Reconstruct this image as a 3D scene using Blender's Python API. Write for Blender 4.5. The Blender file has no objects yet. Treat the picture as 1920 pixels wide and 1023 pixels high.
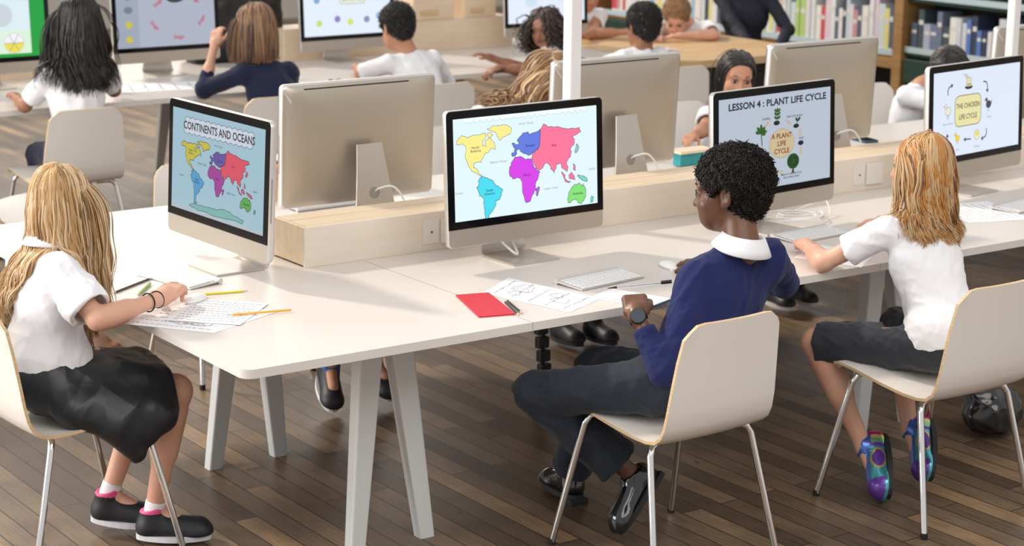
import bpy, math, random
import numpy as np
from mathutils import Vector, Matrix
from mathutils.geometry import tessellate_polygon

SC = bpy.context.scene
COL = SC.collection
PI = math.pi

# ------------------------------------------------------------ camera
cam_d = bpy.data.cameras.new('camera')
cam = bpy.data.objects.new('camera', cam_d)
COL.objects.link(cam)
SC.camera = cam
F_PX, PITCH, ROLL, YAW = 3695.45, 0.231351, 0.011287, 0.954126
CPOS = np.array([-2.3624, -4.5703, 2.1997])
_f = np.array([math.cos(YAW)*math.cos(PITCH), math.sin(YAW)*math.cos(PITCH), -math.sin(PITCH)])
_r = np.cross(_f, [0, 0, 1]); _r /= np.linalg.norm(_r)
_u = np.cross(_r, _f)
_r2 = math.cos(ROLL)*_r + math.sin(ROLL)*_u
_u2 = -math.sin(ROLL)*_r + math.cos(ROLL)*_u
cam.matrix_world = Matrix(((_r2[0], _u2[0], -_f[0], CPOS[0]), (_r2[1], _u2[1], -_f[1], CPOS[1]),
                           (_r2[2], _u2[2], -_f[2], CPOS[2]), (0, 0, 0, 1)))
cam_d.sensor_width = 36
cam_d.lens = F_PX/1920*36
cam_d.clip_end = 100
cam_d.dof.use_dof = True
cam_d.dof.focus_distance = 5.75
cam_d.dof.aperture_fstop = 4.5

# ------------------------------------------------------------ world, sun, windows
SC.view_settings.view_transform = 'Standard'
SC.view_settings.look = 'None'
SC.view_settings.gamma = 1
SC.view_settings.exposure = 0.0
world = bpy.data.worlds.new('world'); SC.world = world
world.use_nodes = True
bg = world.node_tree.nodes['Background']
bg.inputs[0].default_value = (1.0, 0.98, 0.965, 1)
bg.inputs[1].default_value = 0.68

def area(name, loc, target, sx, sy, power, color=(1, 1, 1)):
    d = bpy.data.lights.new(name, 'AREA'); d.shape = 'RECTANGLE'; d.size = sx; d.size_y = sy
    d.energy = power; d.color = color
    o = bpy.data.objects.new(name, d); COL.objects.link(o); o.location = loc
    o.rotation_euler = (Vector(target)-Vector(loc)).to_track_quat('-Z', 'Y').to_euler()
    return o
area('window_light_side', (-6.5, 3.5, 3.0), (1.0, 1.0, 0.7), 7, 3.2, 620, (1.0, 0.97, 0.93))
area('window_light_back', (4.0, 13.0, 3.4), (2.5, 2.0, 0.5), 9, 3.0, 190, (1.0, 0.94, 0.86))
area('front_fill', (0.5, -3.5, 4.6), (1.6, 1.2, 0.6), 5, 3, 130, (1.0, 0.96, 0.90))  # fill light added to brighten the sides turned toward the camera
sun_d = bpy.data.lights.new('sun', 'SUN'); sun_d.energy = 2.2; sun_d.angle = math.radians(5); sun_d.color = (1, .90, .76)
sun = bpy.data.objects.new('sun', sun_d); COL.objects.link(sun)
sun.rotation_euler = Vector((0.38, -0.85, -0.76)).to_track_quat('-Z', 'Y').to_euler()

# ------------------------------------------------------------ materials
MATS = {}
def mat(name, col, rough=.5, metal=0, spec=.5, emis=None, es=1., coat=0, sss=0, bump=None, sheen=0, vary=None, trans=0):
    if name in MATS: return MATS[name]
    m = bpy.data.materials.new(name); m.use_nodes = True
    nt = m.node_tree; b = nt.nodes['Principled BSDF']
    c = tuple(col)+(1,) if len(col) == 3 else tuple(col)
    b.inputs['Base Color'].default_value = c
    b.inputs['Roughness'].default_value = rough
    b.inputs['Metallic'].default_value = metal
    b.inputs['Specular IOR Level'].default_value = spec
    b.inputs['Coat Weight'].default_value = coat
    b.inputs['Sheen Weight'].default_value = sheen
    if sss:
        b.inputs['Subsurface Weight'].default_value = sss
        b.inputs['Subsurface Radius'].default_value = (.02, .008, .005)
        b.inputs['Subsurface Scale'].default_value = .5
    if emis is not None:
        b.inputs['Emission Color'].default_value = tuple(emis)+(1,)
        b.inputs['Emission Strength'].default_value = es
    if vary or bump:
        tc = nt.nodes.new('ShaderNodeTexCoord')
    if vary:  # (scale vector, second colour, noise scale)
        mp = nt.nodes.new('ShaderNodeMapping'); mp.inputs['Scale'].default_value = vary[0]
        nz = nt.nodes.new('ShaderNodeTexNoise'); nz.inputs['Scale'].default_value = vary[2]; nz.inputs['Detail'].default_value = 5
        nt.links.new(tc.outputs['Object'], mp.inputs[0]); nt.links.new(mp.outputs[0], nz.inputs['Vector'])
        rp = nt.nodes.new('ShaderNodeMapRange'); rp.inputs[1].default_value = .35; rp.inputs[2].default_value = .65
        nt.links.new(nz.outputs[0], rp.inputs[0])
        mx = nt.nodes.new('ShaderNodeMix'); mx.data_type = 'RGBA'
        mx.inputs[6].default_value = c; mx.inputs[7].default_value = tuple(vary[1])+(1,)
        nt.links.new(rp.outputs[0], mx.inputs[0]); nt.links.new(mx.outputs[2], b.inputs['Base Color'])
    if bump:  # (scale, strength, distance)
        nz = nt.nodes.new('ShaderNodeTexNoise'); nz.inputs['Scale'].default_value = bump[0]; nz.inputs['Detail'].default_value = 4
        nt.links.new(tc.outputs['Object'], nz.inputs['Vector'])
        bp = nt.nodes.new('ShaderNodeBump'); bp.inputs['Strength'].default_value = bump[1]; bp.inputs['Distance'].default_value = bump[2]
        nt.links.new(nz.outputs[0], bp.inputs['Height']); nt.links.new(bp.outputs[0], b.inputs['Normal'])
    MATS[name] = m
    return m

def flat(name, col, es=0.0):
    """printed / displayed colour: a screen pixel colour emits, ink does not"""
    if es: return mat(name, tuple(.05*c for c in col), .35, emis=col, es=es)
    return mat(name, col, .6)

WHITE_TOP = mat('white_laminate', (.715, .668, .630), .32, spec=.4, bump=(60, .02, .001))
WHITE_EDGE = mat('white_edge', (.74, .71, .68), .4)
WHITE_STEEL = mat('white_steel', (.66, .68, .68), .35)
SHELL = mat('chair_laminate', (.83, .79, .745), .33)
BEECH_EDGE = mat('beech_edge', (.74, .55, .33), .45, vary=((1, 1, 40), (.60, .42, .22), 4))
BIRCH = mat('birch_wood', (.82, .68, .52), .4, vary=((1, 12, 12), (.76, .60, .43), 3))
BEECH = mat('beech_wood', (.74, .52, .30), .42, vary=((1, 9, 9), (.62, .40, .20), 3))
OAK = mat('shelf_wood', (.42, .24, .09), .5, vary=((2, 2, 10), (.33, .18, .06), 3))
CHROME = mat('chrome', (.80, .80, .80), .12, 1)
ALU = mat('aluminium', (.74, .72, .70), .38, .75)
ALU_SHADED = mat('aluminium_shaded', (.50, .45, .385), .40, .75)  # tan shade of the rear faces put into the aluminium colour
ALU_STAND = mat('aluminium_stand', (.62, .59, .55), .33, .8)
BLACK_GLASS = mat('black_glass', (.004, .004, .005), .12, spec=.18)
BLACK = mat('black_plastic', (.012, .012, .013), .4)
WHITE_PL = mat('white_plastic', (.85, .85, .84), .35)
KEYWHITE = mat('key_white', (.86, .86, .87), .4)
PAPER = mat('paper', (.90, .90, .92), .7)
INK = mat('ink', (.42, .42, .47), .7)
RUBBER = mat('rubber_black', (.01, .01, .01), .6)
EYEW = mat('eye_white', (.75, .73, .70), .2)
EYED = mat('eye_dark', (.02, .012, .01), .1)

# ------------------------------------------------------------ object helpers
def tag(o, label=None, cat=None, group=None, kind=None):
    if label: o['label'] = label
    if cat: o['category'] = cat
    if group: o['group'] = group
    if kind: o['kind'] = kind
    return o
def empty(name, loc=(0, 0, 0), rz=0., label=None, cat=None, group=None):
    o = bpy.data.objects.new(name, None); COL.objects.link(o)
    o.location = loc; o.rotation_euler = (0, 0, rz); o.empty_display_size = .1
    return tag(o, label, cat, group)
def arr_mesh(name, V, Fq, mats, mi=None, smooth=True):
    """mesh from arrays, faces (n,3) or (n,4)"""
    me = bpy.data.meshes.new(name)
    V = np.asarray(V, np.float32); Fq = np.asarray(Fq, np.int32)
    k = Fq.shape[1]
    me.vertices.add(len(V)); me.vertices.foreach_set('co', V.ravel())
    me.loops.add(Fq.size); me.loops.foreach_set('vertex_index', Fq.ravel())
    me.polygons.add(len(Fq)); me.polygons.foreach_set('loop_start', np.arange(len(Fq), dtype=np.int32)*k)
    for m in mats: me.materials.append(m)
    if mi is not None: me.polygons.foreach_set('material_index', np.asarray(mi, np.int32))
    me.polygons.foreach_set('use_smooth', np.full(len(Fq), smooth))
    me.update(calc_edges=True)
    return me
def link(name, me, parent=None):
    o = bpy.data.objects.new(name, me); COL.objects.link(o)
    if parent is not None: o.parent = parent
    return o
def copy_tree(o, parent=None):
    c = o.copy(); COL.objects.link(c); c.parent = parent
    for ch in o.children: copy_tree(ch, c)
    return c

class MB:
    def __init__(s): s.v = []; s.f = []; s.m = []; s.s = []; s.mats = []
    def mi(s, m):
        if m not in s.mats: s.mats.append(m)
        return s.mats.index(m)
    def add(s, V, Fs, m, smooth=False):
        o = len(s.v); s.v += [tuple(map(float, p)) for p in V]; k = s.mi(m)
        for f in Fs: s.f.append([i+o for i in f]); s.m.append(k); s.s.append(smooth)
        return s
    def box(s, c, size, m, R=None):
        h = np.array(size)/2.; V = []
        for x in (-1, 1):
            for y in (-1, 1):
                for z in (-1, 1):
                    p = np.array([x, y, z])*h
                    if R is not None: p = R @ p
                    V.append(p+np.array(c))
        return s.add(V, [(0, 1, 3, 2), (4, 6, 7, 5), (0, 4, 5, 1), (2, 3, 7, 6), (0, 2, 6, 4), (1, 5, 7, 3)], m)
    def prism(s, pts, z0, z1, m, mside=None, T=None):
        n = len(pts); V = [(x, y, z0) for x, y in pts]+[(x, y, z1) for x, y in pts]
        if T is not None: V = [T(*p) for p in V]
        a = sum(pts[i][0]*pts[(i+1) % n][1]-pts[(i+1) % n][0]*pts[i][1] for i in range(n))
        if a < 0:
            V = V[:n][::-1]+V[n:][::-1]
        s.add(V, [list(range(n))[::-1], list(range(n, 2*n))], m)
        s.add(V, [(i, (i+1) % n, n+(i+1) % n, n+i) for i in range(n)], mside or m)
        return s
    def tube(s, path, r, m, n=10, caps=True, flat_=1.0):
        P = [np.array(p, float) for p in path]; k = len(P)
        R = r if hasattr(r, '__len__') else [r]*k
        V = []; side = None
        for i in range(k):
            t = P[min(i+1, k-1)]-P[max(i-1, 0)]; t /= (np.linalg.norm(t)+1e-12)
            if side is None:
                a = np.array([0, 0, 1.]) if abs(t[2]) < .9 else np.array([1., 0, 0])
                side = np.cross(t, a)
            side = side-t*(side@t); side /= (np.linalg.norm(side)+1e-12); up = np.cross(side, t)
            for j in range(n):
                a = 2*PI*j/n; V.append(P[i]+R[i]*(math.cos(a)*side+math.sin(a)*up*flat_))
        Fs = [(i*n+j, i*n+(j+1) % n, (i+1)*n+(j+1) % n, (i+1)*n+j) for i in range(k-1) for j in range(n)]
        s.add(V, Fs, m, True)
        if caps: s.add([V[i] for i in range(n)], [list(range(n))[::-1]], m); s.add([V[(k-1)*n+i] for i in range(n)], [list(range(n))], m)
        return s
    def lathe(s, prof, c, m, n=20, smooth=True, R=None):
        V = []; k = len(prof)
        for r, z in prof:
            for j in range(n):
                p = np.array([r*math.cos(2*PI*j/n), r*math.sin(2*PI*j/n), z])
                if R is not None: p = R @ p
                V.append(p+np.array(c))
        Fs = [(i*n+j, i*n+(j+1) % n, (i+1)*n+(j+1) % n, (i+1)*n+j) for i in range(k-1) for j in range(n)]
        s.add(V, Fs, m, smooth)
        s.add([V[i] for i in range(n)], [list(range(n))[::-1]], m); s.add([V[(k-1)*n+i] for i in range(n)], [list(range(n))], m)
        return s
    def loft(s, rings, m, cap0=True, cap1=True, smooth=True):
        n = len(rings[0]); V = [p for r in rings for p in r]
        Fs = [(i*n+j, i*n+(j+1) % n, (i+1)*n+(j+1) % n, (i+1)*n+j) for i in range(len(rings)-1) for j in range(n)]
        s.add(V, Fs, m, smooth)
        if cap0: s.add(rings[0], [list(range(n))[::-1]], m)
        if cap1: s.add(rings[-1], [list(range(n))], m)
        return s
    def poly(s, pts3, m):
        """flat filled polygon of any outline"""
        tr = tessellate_polygon([[Vector(p) for p in pts3]])
        return s.add(pts3, [tuple(t) for t in tr], m)
    def build(s, name, parent=None, bevel=0, seg=2, autosm=False):
        me = bpy.data.meshes.new(name)
        me.from_pydata(s.v, [], s.f)
        for m in s.mats: me.materials.append(m)
        me.polygons.foreach_set('material_index', s.m)
        me.polygons.foreach_set('use_smooth', s.s)
        me.update()
        o = link(name, me, parent)
        if bevel:
            b = o.modifiers.new('bevel', 'BEVEL'); b.width = bevel; b.segments = seg; b.limit_method = 'ANGLE'
            b.angle_limit = math.radians(50); b.harden_normals = False
        return o

def rrect(w, h, r, n=6, cx=0, cy=0):
    P = []
    for (sx, sy, a0) in ((1, 1, 0), (-1, 1, PI/2), (-1, -1, PI), (1, -1, 1.5*PI)):
        for i in range(n+1):
            a = a0+PI/2*i/n
            P.append((cx+sx*(w/2-r)+r*math.cos(a), cy+sy*(h/2-r)+r*math.sin(a)))
    return P

def text_mesh(txt, size=1., bold=.0, align='CENTER'):
    cu = bpy.data.curves.new('t', 'FONT'); cu.body = txt; cu.size = size; cu.offset = bold*size; cu.resolution_u = 2
    cu.align_x = align; cu.align_y = 'CENTER'; cu.space_line = .9
    o = bpy.data.objects.new('t', cu); COL.objects.link(o)
    dg = bpy.context.evaluated_depsgraph_get(); dg.update()
    me = o.evaluated_get(dg).to_mesh()
    V = [tuple(v.co) for v in me.vertices]; Fs = [tuple(p.vertices) for p in me.polygons]
    bpy.data.objects.remove(o); bpy.data.curves.remove(cu)
    return V, Fs

# ------------------------------------------------------------ signed-distance modelling
def nrm(a): a = np.asarray(a, float); return a/(np.linalg.norm(a)+1e-12)
def frame(f, u):
    """columns right, forward, up"""
    f = nrm(f); r = nrm(np.cross(f, u)); return np.stack([r, f, np.cross(r, f)], 1)
def azf(az, pitch=0, roll=0):
    a, p = math.radians(az), math.radians(pitch)
    f = np.array([math.cos(a)*math.cos(p), math.sin(a)*math.cos(p), -math.sin(p)])
    R = frame(f, (0, 0, 1)); c, s = math.cos(math.radians(roll)), math.sin(math.radians(roll))
    return R @ np.array([[c, 0, s], [0, 1, 0], [-s, 0, c]])
def smin(a, b, k):
    h = np.maximum(k-np.abs(a-b), 0)/k
    return np.minimum(a, b)-h*h*k*.25
class SDF:
    def __init__(s, res): s.res = res; s.ops = []
    def cap(s, a, b, ra, rb=None, k=.012, sub=False):
        a = np.asarray(a, float); b = np.asarray(b, float); rb = ra if rb is None else rb
        R = max(ra, rb)
        s.ops.append(('c', (a, b, ra, rb), np.minimum(a, b)-R, np.maximum(a, b)+R, k, sub)); return s
    def ell(s, c, r, R=None, k=.012, sub=False):
        c = np.asarray(c, float); r = np.asarray(r, float)
        R = np.eye(3) if R is None else R
        e = np.sqrt(((R*r[None, :])**2).sum(1))
        s.ops.append(('e', (c, r, R), c-e, c+e, k, sub)); return s
    def box(s, c, h, R=None, rd=.004, k=.008, sub=False):
        c = np.asarray(c, float); h = np.asarray(h, float); R = np.eye(3) if R is None else R
        e = np.abs(R) @ h
        s.ops.append(('b', (c, h, R, rd), c-e, c+e, k, sub)); return s
    def half(s, c, n, rad, k=.003):
        c = np.asarray(c, float); n = nrm(n)
        s.ops.append(('h', (c, n, rad), c-rad, c+rad, k, True)); return s
    @staticmethod
    def dist(op, P):
        t, a = op[0], op[1]
        if t == 'c':
            A, B, ra, rb = a; d = (B-A).astype(np.float32); L = max(float(d @ d), 1e-9)
            q = P-A.astype(np.float32)
            h = np.clip((q @ d)/L, 0, 1)
            x = q-h[..., None]*d
            return np.sqrt((x*x).sum(-1))-(ra+(rb-ra)*h)
        if t == 'e':
            c, r, R = a; q = (P-c.astype(np.float32)) @ R.astype(np.float32)
            k0 = np.sqrt(((q/r.astype(np.float32))**2).sum(-1)); k1 = np.sqrt(((q/(r*r).astype(np.float32))**2).sum(-1))
            return k0*(k0-1)/np.maximum(k1, 1e-6)
        if t == 'b':
            c, h, R, rd = a; q = np.abs((P-c.astype(np.float32)) @ R.astype(np.float32))-(h-rd).astype(np.float32)
            return np.sqrt((np.maximum(q, 0)**2).sum(-1))+np.minimum(q.max(-1), 0)-rd
        c, n, rad = a; q = P-c.astype(np.float32)
        return np.maximum(-(q @ n.astype(np.float32)), np.sqrt((q*q).sum(-1))-rad)
    def at(s, P):
        D = np.full(P.shape[:-1], 10., np.float32)
        for op in s.ops:
            d = s.dist(op, P)
            D = -smin(-D, d, op[4]) if op[5] else smin(D, d, op[4])
        return D
    def mesh(s):
        add = [o for o in s.ops if not o[5]]
        lo = np.min([o[2] for o in add], 0)-3*s.res; hi = np.max([o[3] for o in add], 0)+3*s.res
        N = np.ceil((hi-lo)/s.res).astype(int)+1
        G = np.full(N, .1, np.float32); ax = [(lo[i]+np.arange(N[i])*s.res).astype(np.float32) for i in range(3)]
        for op in s.ops:
            pad = op[4]+4*s.res
            a = np.clip(((op[2]-pad-lo)/s.res).astype(int), 0, N); b = np.clip(((op[3]+pad-lo)/s.res).astype(int)+2, 0, N)
            if (b <= a).any(): continue
            X = np.stack(np.meshgrid(ax[0][a[0]:b[0]], ax[1][a[1]:b[1]], ax[2][a[2]:b[2]], indexing='ij'), -1)
            d = s.dist(op, X).astype(np.float32); sl = tuple(slice(a[i], b[i]) for i in range(3))
            G[sl] = -smin(-G[sl], d, op[4]) if op[5] else smin(G[sl], d, op[4])
        return nets(G, lo, s.res)
def nets(G, lo, res):
    ins = G < 0
    S = np.zeros(np.array(G.shape)-1, np.uint8)
    for x in (0, 1):
        for y in (0, 1):
            for z in (0, 1):
                S += ins[x:ins.shape[0]-1+x, y:ins.shape[1]-1+y, z:ins.shape[2]-1+z]
    act = (S > 0) & (S < 8); idx = np.argwhere(act)
    vid = np.full(S.shape, -1, np.int32); vid[act] = np.arange(len(idx), dtype=np.int32)
    acc = np.zeros((len(idx), 3)); cnt = np.zeros(len(idx))
    for axis in range(3):
        o1, o2 = [i for i in range(3) if i != axis]
        for p in (0, 1):
            for q in (0, 1):
                a = np.zeros(3, int); a[o1] = p; a[o2] = q; b = a.copy(); b[axis] = 1
                fa = G[tuple((idx+a).T)]; fb = G[tuple((idx+b).T)]
                m = (fa < 0) != (fb < 0); t = np.where(m, fa/np.where(m, fa-fb, 1), 0)
                pos = np.tile(a.astype(float), (len(idx), 1)); pos[:, axis] += t
                acc[m] += pos[m]; cnt[m] += 1
    V = lo+(idx+acc/cnt[:, None])*res
    Fs = []
    for axis in range(3):
        o1, o2 = [(1, 2), (2, 0), (0, 1)][axis]
        A = np.moveaxis(ins, axis, 0)
        sl0 = [slice(None)]*3; sl1 = [slice(None)]*3
        sl0[axis] = slice(0, -1); sl1[axis] = slice(1, None)
        ch = ins[tuple(sl0)] != ins[tuple(sl1)]
        e = np.argwhere(ch)
        e = e[(e[:, o1] > 0) & (e[:, o2] > 0) & (e[:, o1] < S.shape[o1]) & (e[:, o2] < S.shape[o2])]
        inside_first = ins[tuple(e.T)]
        d1 = np.zeros(3, int); d1[o1] = 1; d2 = np.zeros(3, int); d2[o2] = 1
        q = np.stack([vid[tuple((e-d1-d2).T)], vid[tuple((e-d2).T)], vid[tuple(e.T)], vid[tuple((e-d1).T)]], 1)
        q[~inside_first] = q[~inside_first][:, ::-1]
        Fs.append(q)
    Fs = np.concatenate(Fs); Fs = Fs[(Fs >= 0).all(1)]
    return V, Fs
def vnormals(V, Fq):
    n = np.cross(V[Fq[:, 2]]-V[Fq[:, 0]], V[Fq[:, 3]]-V[Fq[:, 1]]); N = np.zeros_like(V)
    for i in range(4): np.add.at(N, Fq[:, i], n)
    return N/(np.linalg.norm(N, axis=1, keepdims=True)+1e-12)
def wrinkle(V, Fq, amp, scale=1., seed=0, dirn=None):
    rs = np.random.RandomState(seed); N = vnormals(V, Fq); w = np.zeros(len(V))
    for f, a in ((75, 1.3), (120, .9), (210, .35)):
        for _ in range(3):
            k = rs.randn(3); k /= np.linalg.norm(k)
            if dirn is not None: k = nrm(k*.5+np.array(dirn)*rs.choice([-1, 1]))
            k2 = rs.randn(3)*f*.35*scale
            ph = V @ (k*f*scale)+1.8*np.sin(V @ k2+rs.rand()*6)+rs.rand()*6
            w += a*(1.27-2*np.abs(np.sin(ph*.5)))*(.65+.35*np.sin(V @ (rs.randn(3)*9)+rs.rand()*6))
    return V+N*(amp*w*.42)[:, None]
def sdf_obj(name, S, m, parent=None, wr=None, mi=None, mats=None):
    V, Fq = S.mesh()
    if wr: V = wrinkle(V, Fq, *wr)
    idx = mi(V[Fq].mean(1)) if mi else None
    return link(name, arr_mesh(name, V, Fq, mats or [m], idx), parent)
# ============================================================ THE ROOM
def floor_material():
    m = bpy.data.materials.new('floor_planks'); m.use_nodes = True; nt = m.node_tree; N = nt.nodes; L = nt.links
    b = N['Principled BSDF']; tc = N.new('ShaderNodeTexCoord')
    sep = N.new('ShaderNodeSeparateXYZ'); L.new(tc.outputs['Object'], sep.inputs[0])
    cmb = N.new('ShaderNodeCombineXYZ'); L.new(sep.outputs['Y'], cmb.inputs['X']); L.new(sep.outputs['X'], cmb.inputs['Y'])
    br = N.new('ShaderNodeTexBrick'); L.new(cmb.outputs[0], br.inputs['Vector'])
    br.inputs['Scale'].default_value = 1; br.inputs['Brick Width'].default_value = 1.15; br.inputs['Row Height'].default_value = .082
    br.inputs['Mortar Size'].default_value = .0024; br.inputs['Mortar Smooth'].default_value = .2; br.inputs['Bias'].default_value = 0
    br.offset = .37; br.offset_frequency = 2; br.squash = 1.35; br.squash_frequency = 3
    br.inputs['Color1'].default_value = (0, 0, 0, 1); br.inputs['Color2'].default_value = (1, 1, 1, 1); br.inputs['Mortar'].default_value = (.5, .5, .5, 1)
    cr = N.new('ShaderNodeValToRGB'); L.new(br.outputs['Color'], cr.inputs[0]); e = cr.color_ramp.elements
    e[0].color = (.085, .054, .033, 1); e[1].color = (.330, .208, .112, 1)
    x = e.new(.35); x.color = (.160, .106, .064, 1); x = e.new(.7); x.color = (.225, .152, .092, 1)
    # grain
    mp = N.new('ShaderNodeMapping'); mp.inputs['Scale'].default_value = (34, 2.2, 1); L.new(tc.outputs['Object'], mp.inputs[0])
    nz = N.new('ShaderNodeTexNoise'); nz.inputs['Scale'].default_value = 3; nz.inputs['Detail'].default_value = 8; nz.inputs['Roughness'].default_value = .65; L.new(mp.outputs[0], nz.inputs['Vector'])
    mr = N.new('ShaderNodeMapRange'); mr.inputs[1].default_value = .3; mr.inputs[2].default_value = .7; mr.inputs[3].default_value = .55; mr.inputs[4].default_value = 1.25; L.new(nz.outputs[0], mr.inputs[0])
    mul = N.new('ShaderNodeMix'); mul.data_type = 'RGBA'; mul.blend_type = 'MULTIPLY'; mul.inputs[0].default_value = 1
    L.new(cr.outputs[0], mul.inputs[6]); L.new(mr.outputs[0], mul.inputs[7])
    # worn patches and knots
    n2 = N.new('ShaderNodeTexNoise'); n2.inputs['Scale'].default_value = 2.2; n2.inputs['Detail'].default_value = 6; L.new(tc.outputs['Object'], n2.inputs['Vector'])
    r2 = N.new('ShaderNodeMapRange'); r2.inputs[1].default_value = .35; r2.inputs[2].default_value = .72; r2.inputs[3].default_value = .7; r2.inputs[4].default_value = 1.45; L.new(n2.outputs[0], r2.inputs[0])
    m2 = N.new('ShaderNodeMix'); m2.data_type = 'RGBA'; m2.blend_type = 'MULTIPLY'; m2.inputs[0].default_value = 1; L.new(mul.outputs[2], m2.inputs[6]); L.new(r2.outputs[0], m2.inputs[7])
    vo = N.new('ShaderNodeTexVoronoi'); vo.inputs['Scale'].default_value = 3.3
    mp3 = N.new('ShaderNodeMapping'); mp3.inputs['Scale'].default_value = (1.8, .8, 1); L.new(tc.outputs['Object'], mp3.inputs[0]); L.new(mp3.outputs[0], vo.inputs['Vector'])
    r3 = N.new('ShaderNodeMapRange'); r3.inputs[1].default_value = .035; r3.inputs[2].default_value = .065; r3.inputs[3].default_value = .25; r3.inputs[4].default_value = 1; L.new(vo.outputs['Distance'], r3.inputs[0])
    m3 = N.new('ShaderNodeMix'); m3.data_type = 'RGBA'; m3.blend_type = 'MULTIPLY'; m3.inputs[0].default_value = 1; L.new(m2.outputs[2], m3.inputs[6]); L.new(r3.outputs[0], m3.inputs[7])
    m4 = N.new('ShaderNodeMix'); m4.data_type = 'RGBA'; L.new(br.outputs['Fac'], m4.inputs[0]); L.new(m3.outputs[2], m4.inputs[6]); m4.inputs[7].default_value = (.012, .008, .005, 1)
    L.new(m4.outputs[2], b.inputs['Base Color'])
    rr = N.new('ShaderNodeMapRange'); rr.inputs[3].default_value = .22; rr.inputs[4].default_value = .5; L.new(nz.outputs[0], rr.inputs[0]); L.new(rr.outputs[0], b.inputs['Roughness'])
    bp = N.new('ShaderNodeBump'); bp.inputs['Strength'].default_value = .35; bp.inputs['Distance'].default_value = .002
    sb = N.new('ShaderNodeMath'); sb.operation = 'SUBTRACT'; L.new(nz.outputs[0], sb.inputs[0]); L.new(br.outputs['Fac'], sb.inputs[1])
    L.new(sb.outputs[0], bp.inputs['Height']); L.new(bp.outputs[0], b.inputs['Normal'])
    return m
FM = floor_material()
o = MB().box((3.5, 4.0, -.05), (22, 24, .1), FM).build('floor'); tag(o, kind='structure')
WALLM = mat('wall_paint', (.62, .58, .52), .8)
o = MB().box((3.5, 14.1, 2), (22, .2, 4), WALLM).build('wall_back'); tag(o, kind='structure')
o = MB().box((14.4, 4.0, 2), (.2, 24, 4), WALLM).build('wall_right'); tag(o, kind='structure')

# ============================================================ TABLES
H = .72; T = .026
def trestle_leg(name, parent, top, foot, wt=.085, wb=.052, d=.055, m=None):
    """tapered steel leg, flat faces"""
    top = np.array(top, float); foot = np.array(foot, float); mb = MB()
    rings = []
    for p, w, dd in ((top, wt, d), (foot, wb, d*.8)):
        rings.append([p+np.array([x*w/2, y*dd/2, 0]) for x, y in ((-1, -1), (1, -1), (1, 1), (-1, 1))])
    mb.loft(rings, m or WHITE_STEEL, smooth=False)
    return mb.build(name, parent, bevel=.006, seg=2)
def bench_table(x0, x1, y0, y1, label, trestles, topm=None, far=None):
    cx, cy = (x0+x1)/2, (y0+y1)/2
    root = empty('bench_table', (cx, cy, 0), 0, label, 'table')
    mb = MB(); P = rrect(x1-x0, y1-y0, .035, 6)
    mb.prism(P, H-T, H, topm or WHITE_TOP, WHITE_EDGE); mb.build('table_top', root, bevel=.0025)
    # steel rails beneath
    for yy in (y0+.32, y1-.32):
        MB().box((0, yy-cy, H-T-.02), (x1-x0-1.0, .05, .036), WHITE_STEEL).build('rail', root, bevel=.003)
    for tx in trestles:
        for sy, yc in ((-1, y0+.33), (1, far if far else y1-.33)):
            for sx in (-1, 1):
                trestle_leg('leg', root, (tx-cx+sx*.045, yc-cy, H-T-.002), (tx-cx+sx*.125, yc-cy+sy*.04, 0))
        MB().box((tx-cx, 0, H-T-.02), (.06, y1-y0-.5, .036), WHITE_STEEL).build('cross_bar', root, bevel=.003)
    return root
XR = 6.6
main_table = bench_table(0.0, XR, 0.0, 2.17, 'long white bench table nearest the camera with a raised wooden box down its middle', (.635, 2.76, 4.9), far=1.19)
for tx in (.955, 2.4, 3.9, 5.4): MB().box((tx-XR/2, -.0005, H-T/2+.001), (.0014, 2.1705, T-.002), mat('seam_grey', (.35, .33, .31), .6)).build('panel_seam', main_table)
# wooden spine box
BX0, BY0, BY1, BH = .734, .976, 1.198, .135
sp = empty('cable_box', (BX0, BY0, H), 0, 'pale birch wooden box running down the middle of the nearest table', 'cable box')
mb = MB(); bl = XR-BX0-.3; bw = BY1-BY0; t = .012
FRONT_SHADE = mat('birch_front_shaded', (.80, .72, .63), .4, vary=((1, 12, 12), (.76, .67, .57), 3))  # greyer than the end panel: front-face shade put into the birch colour
mb.box((bl/2, t/2, BH/2), (bl, t, BH), FRONT_SHADE)
mb.box((t/2, bw/2, BH/2+.003), (t, bw-2*t-.0005, BH-.006), BIRCH)
mb.box((bl/2, bw-t/2, BH/2), (bl, t, BH), BIRCH)
mb.build('side_panel', sp, bevel=.0015)
mb = MB()
mb.box((bl/2+.001, .072, BH-.006), (bl-.03, .118, .0115), BIRCH)
mb.build('lid', sp, bevel=.001)
mb = MB()
mb.box((bl/2+.001, .172, BH-.006), (bl-.03, .070, .0115), BIRCH)
mb.build('lid', sp, bevel=.001)
MB().box((bl/2, .134, BH-.012), (bl-.04, .006, .004), mat('slot_dark', (.05, .035, .02), .8)).build('slot', sp)
for sx in (.46, 2.5, 3.6):
    so = MB().box((sx+.032, -.002, .068), (.064, .004, .085), mat('socket_plate', (.78, .74, .70), .35)).build('socket_plate', sp, bevel=.0015)
    MB().lathe([(.004, 0), (.004, .0015)], (sx+.034, -.0042, .066), mat('socket_hole', (.05, .05, .05), .5), 10, R=np.array([[1, 0, 0], [0, 0, -1], [0, 1, 0.]])).build('socket_hole', so)
    MB().box((sx+.115, -.006, .066), (.09, .012, .085), MATS['socket_plate']).build('socket_block', sp, bevel=.003)
def pole(x, y, w, label):
    r = empty('power_pole', (x, y, H+BH), 0, label, 'pole')
    mb = MB(); mb.prism(rrect(w, w, .006, 3), .004, 2.4, mat('pole_white', (.82, .81, .82), .35)); mb.build('pole_shaft', r)
    MB().prism(rrect(w+.03, w+.03, .008, 3), 0, .006, MATS['pole_white']).build('base_plate', r)
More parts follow.
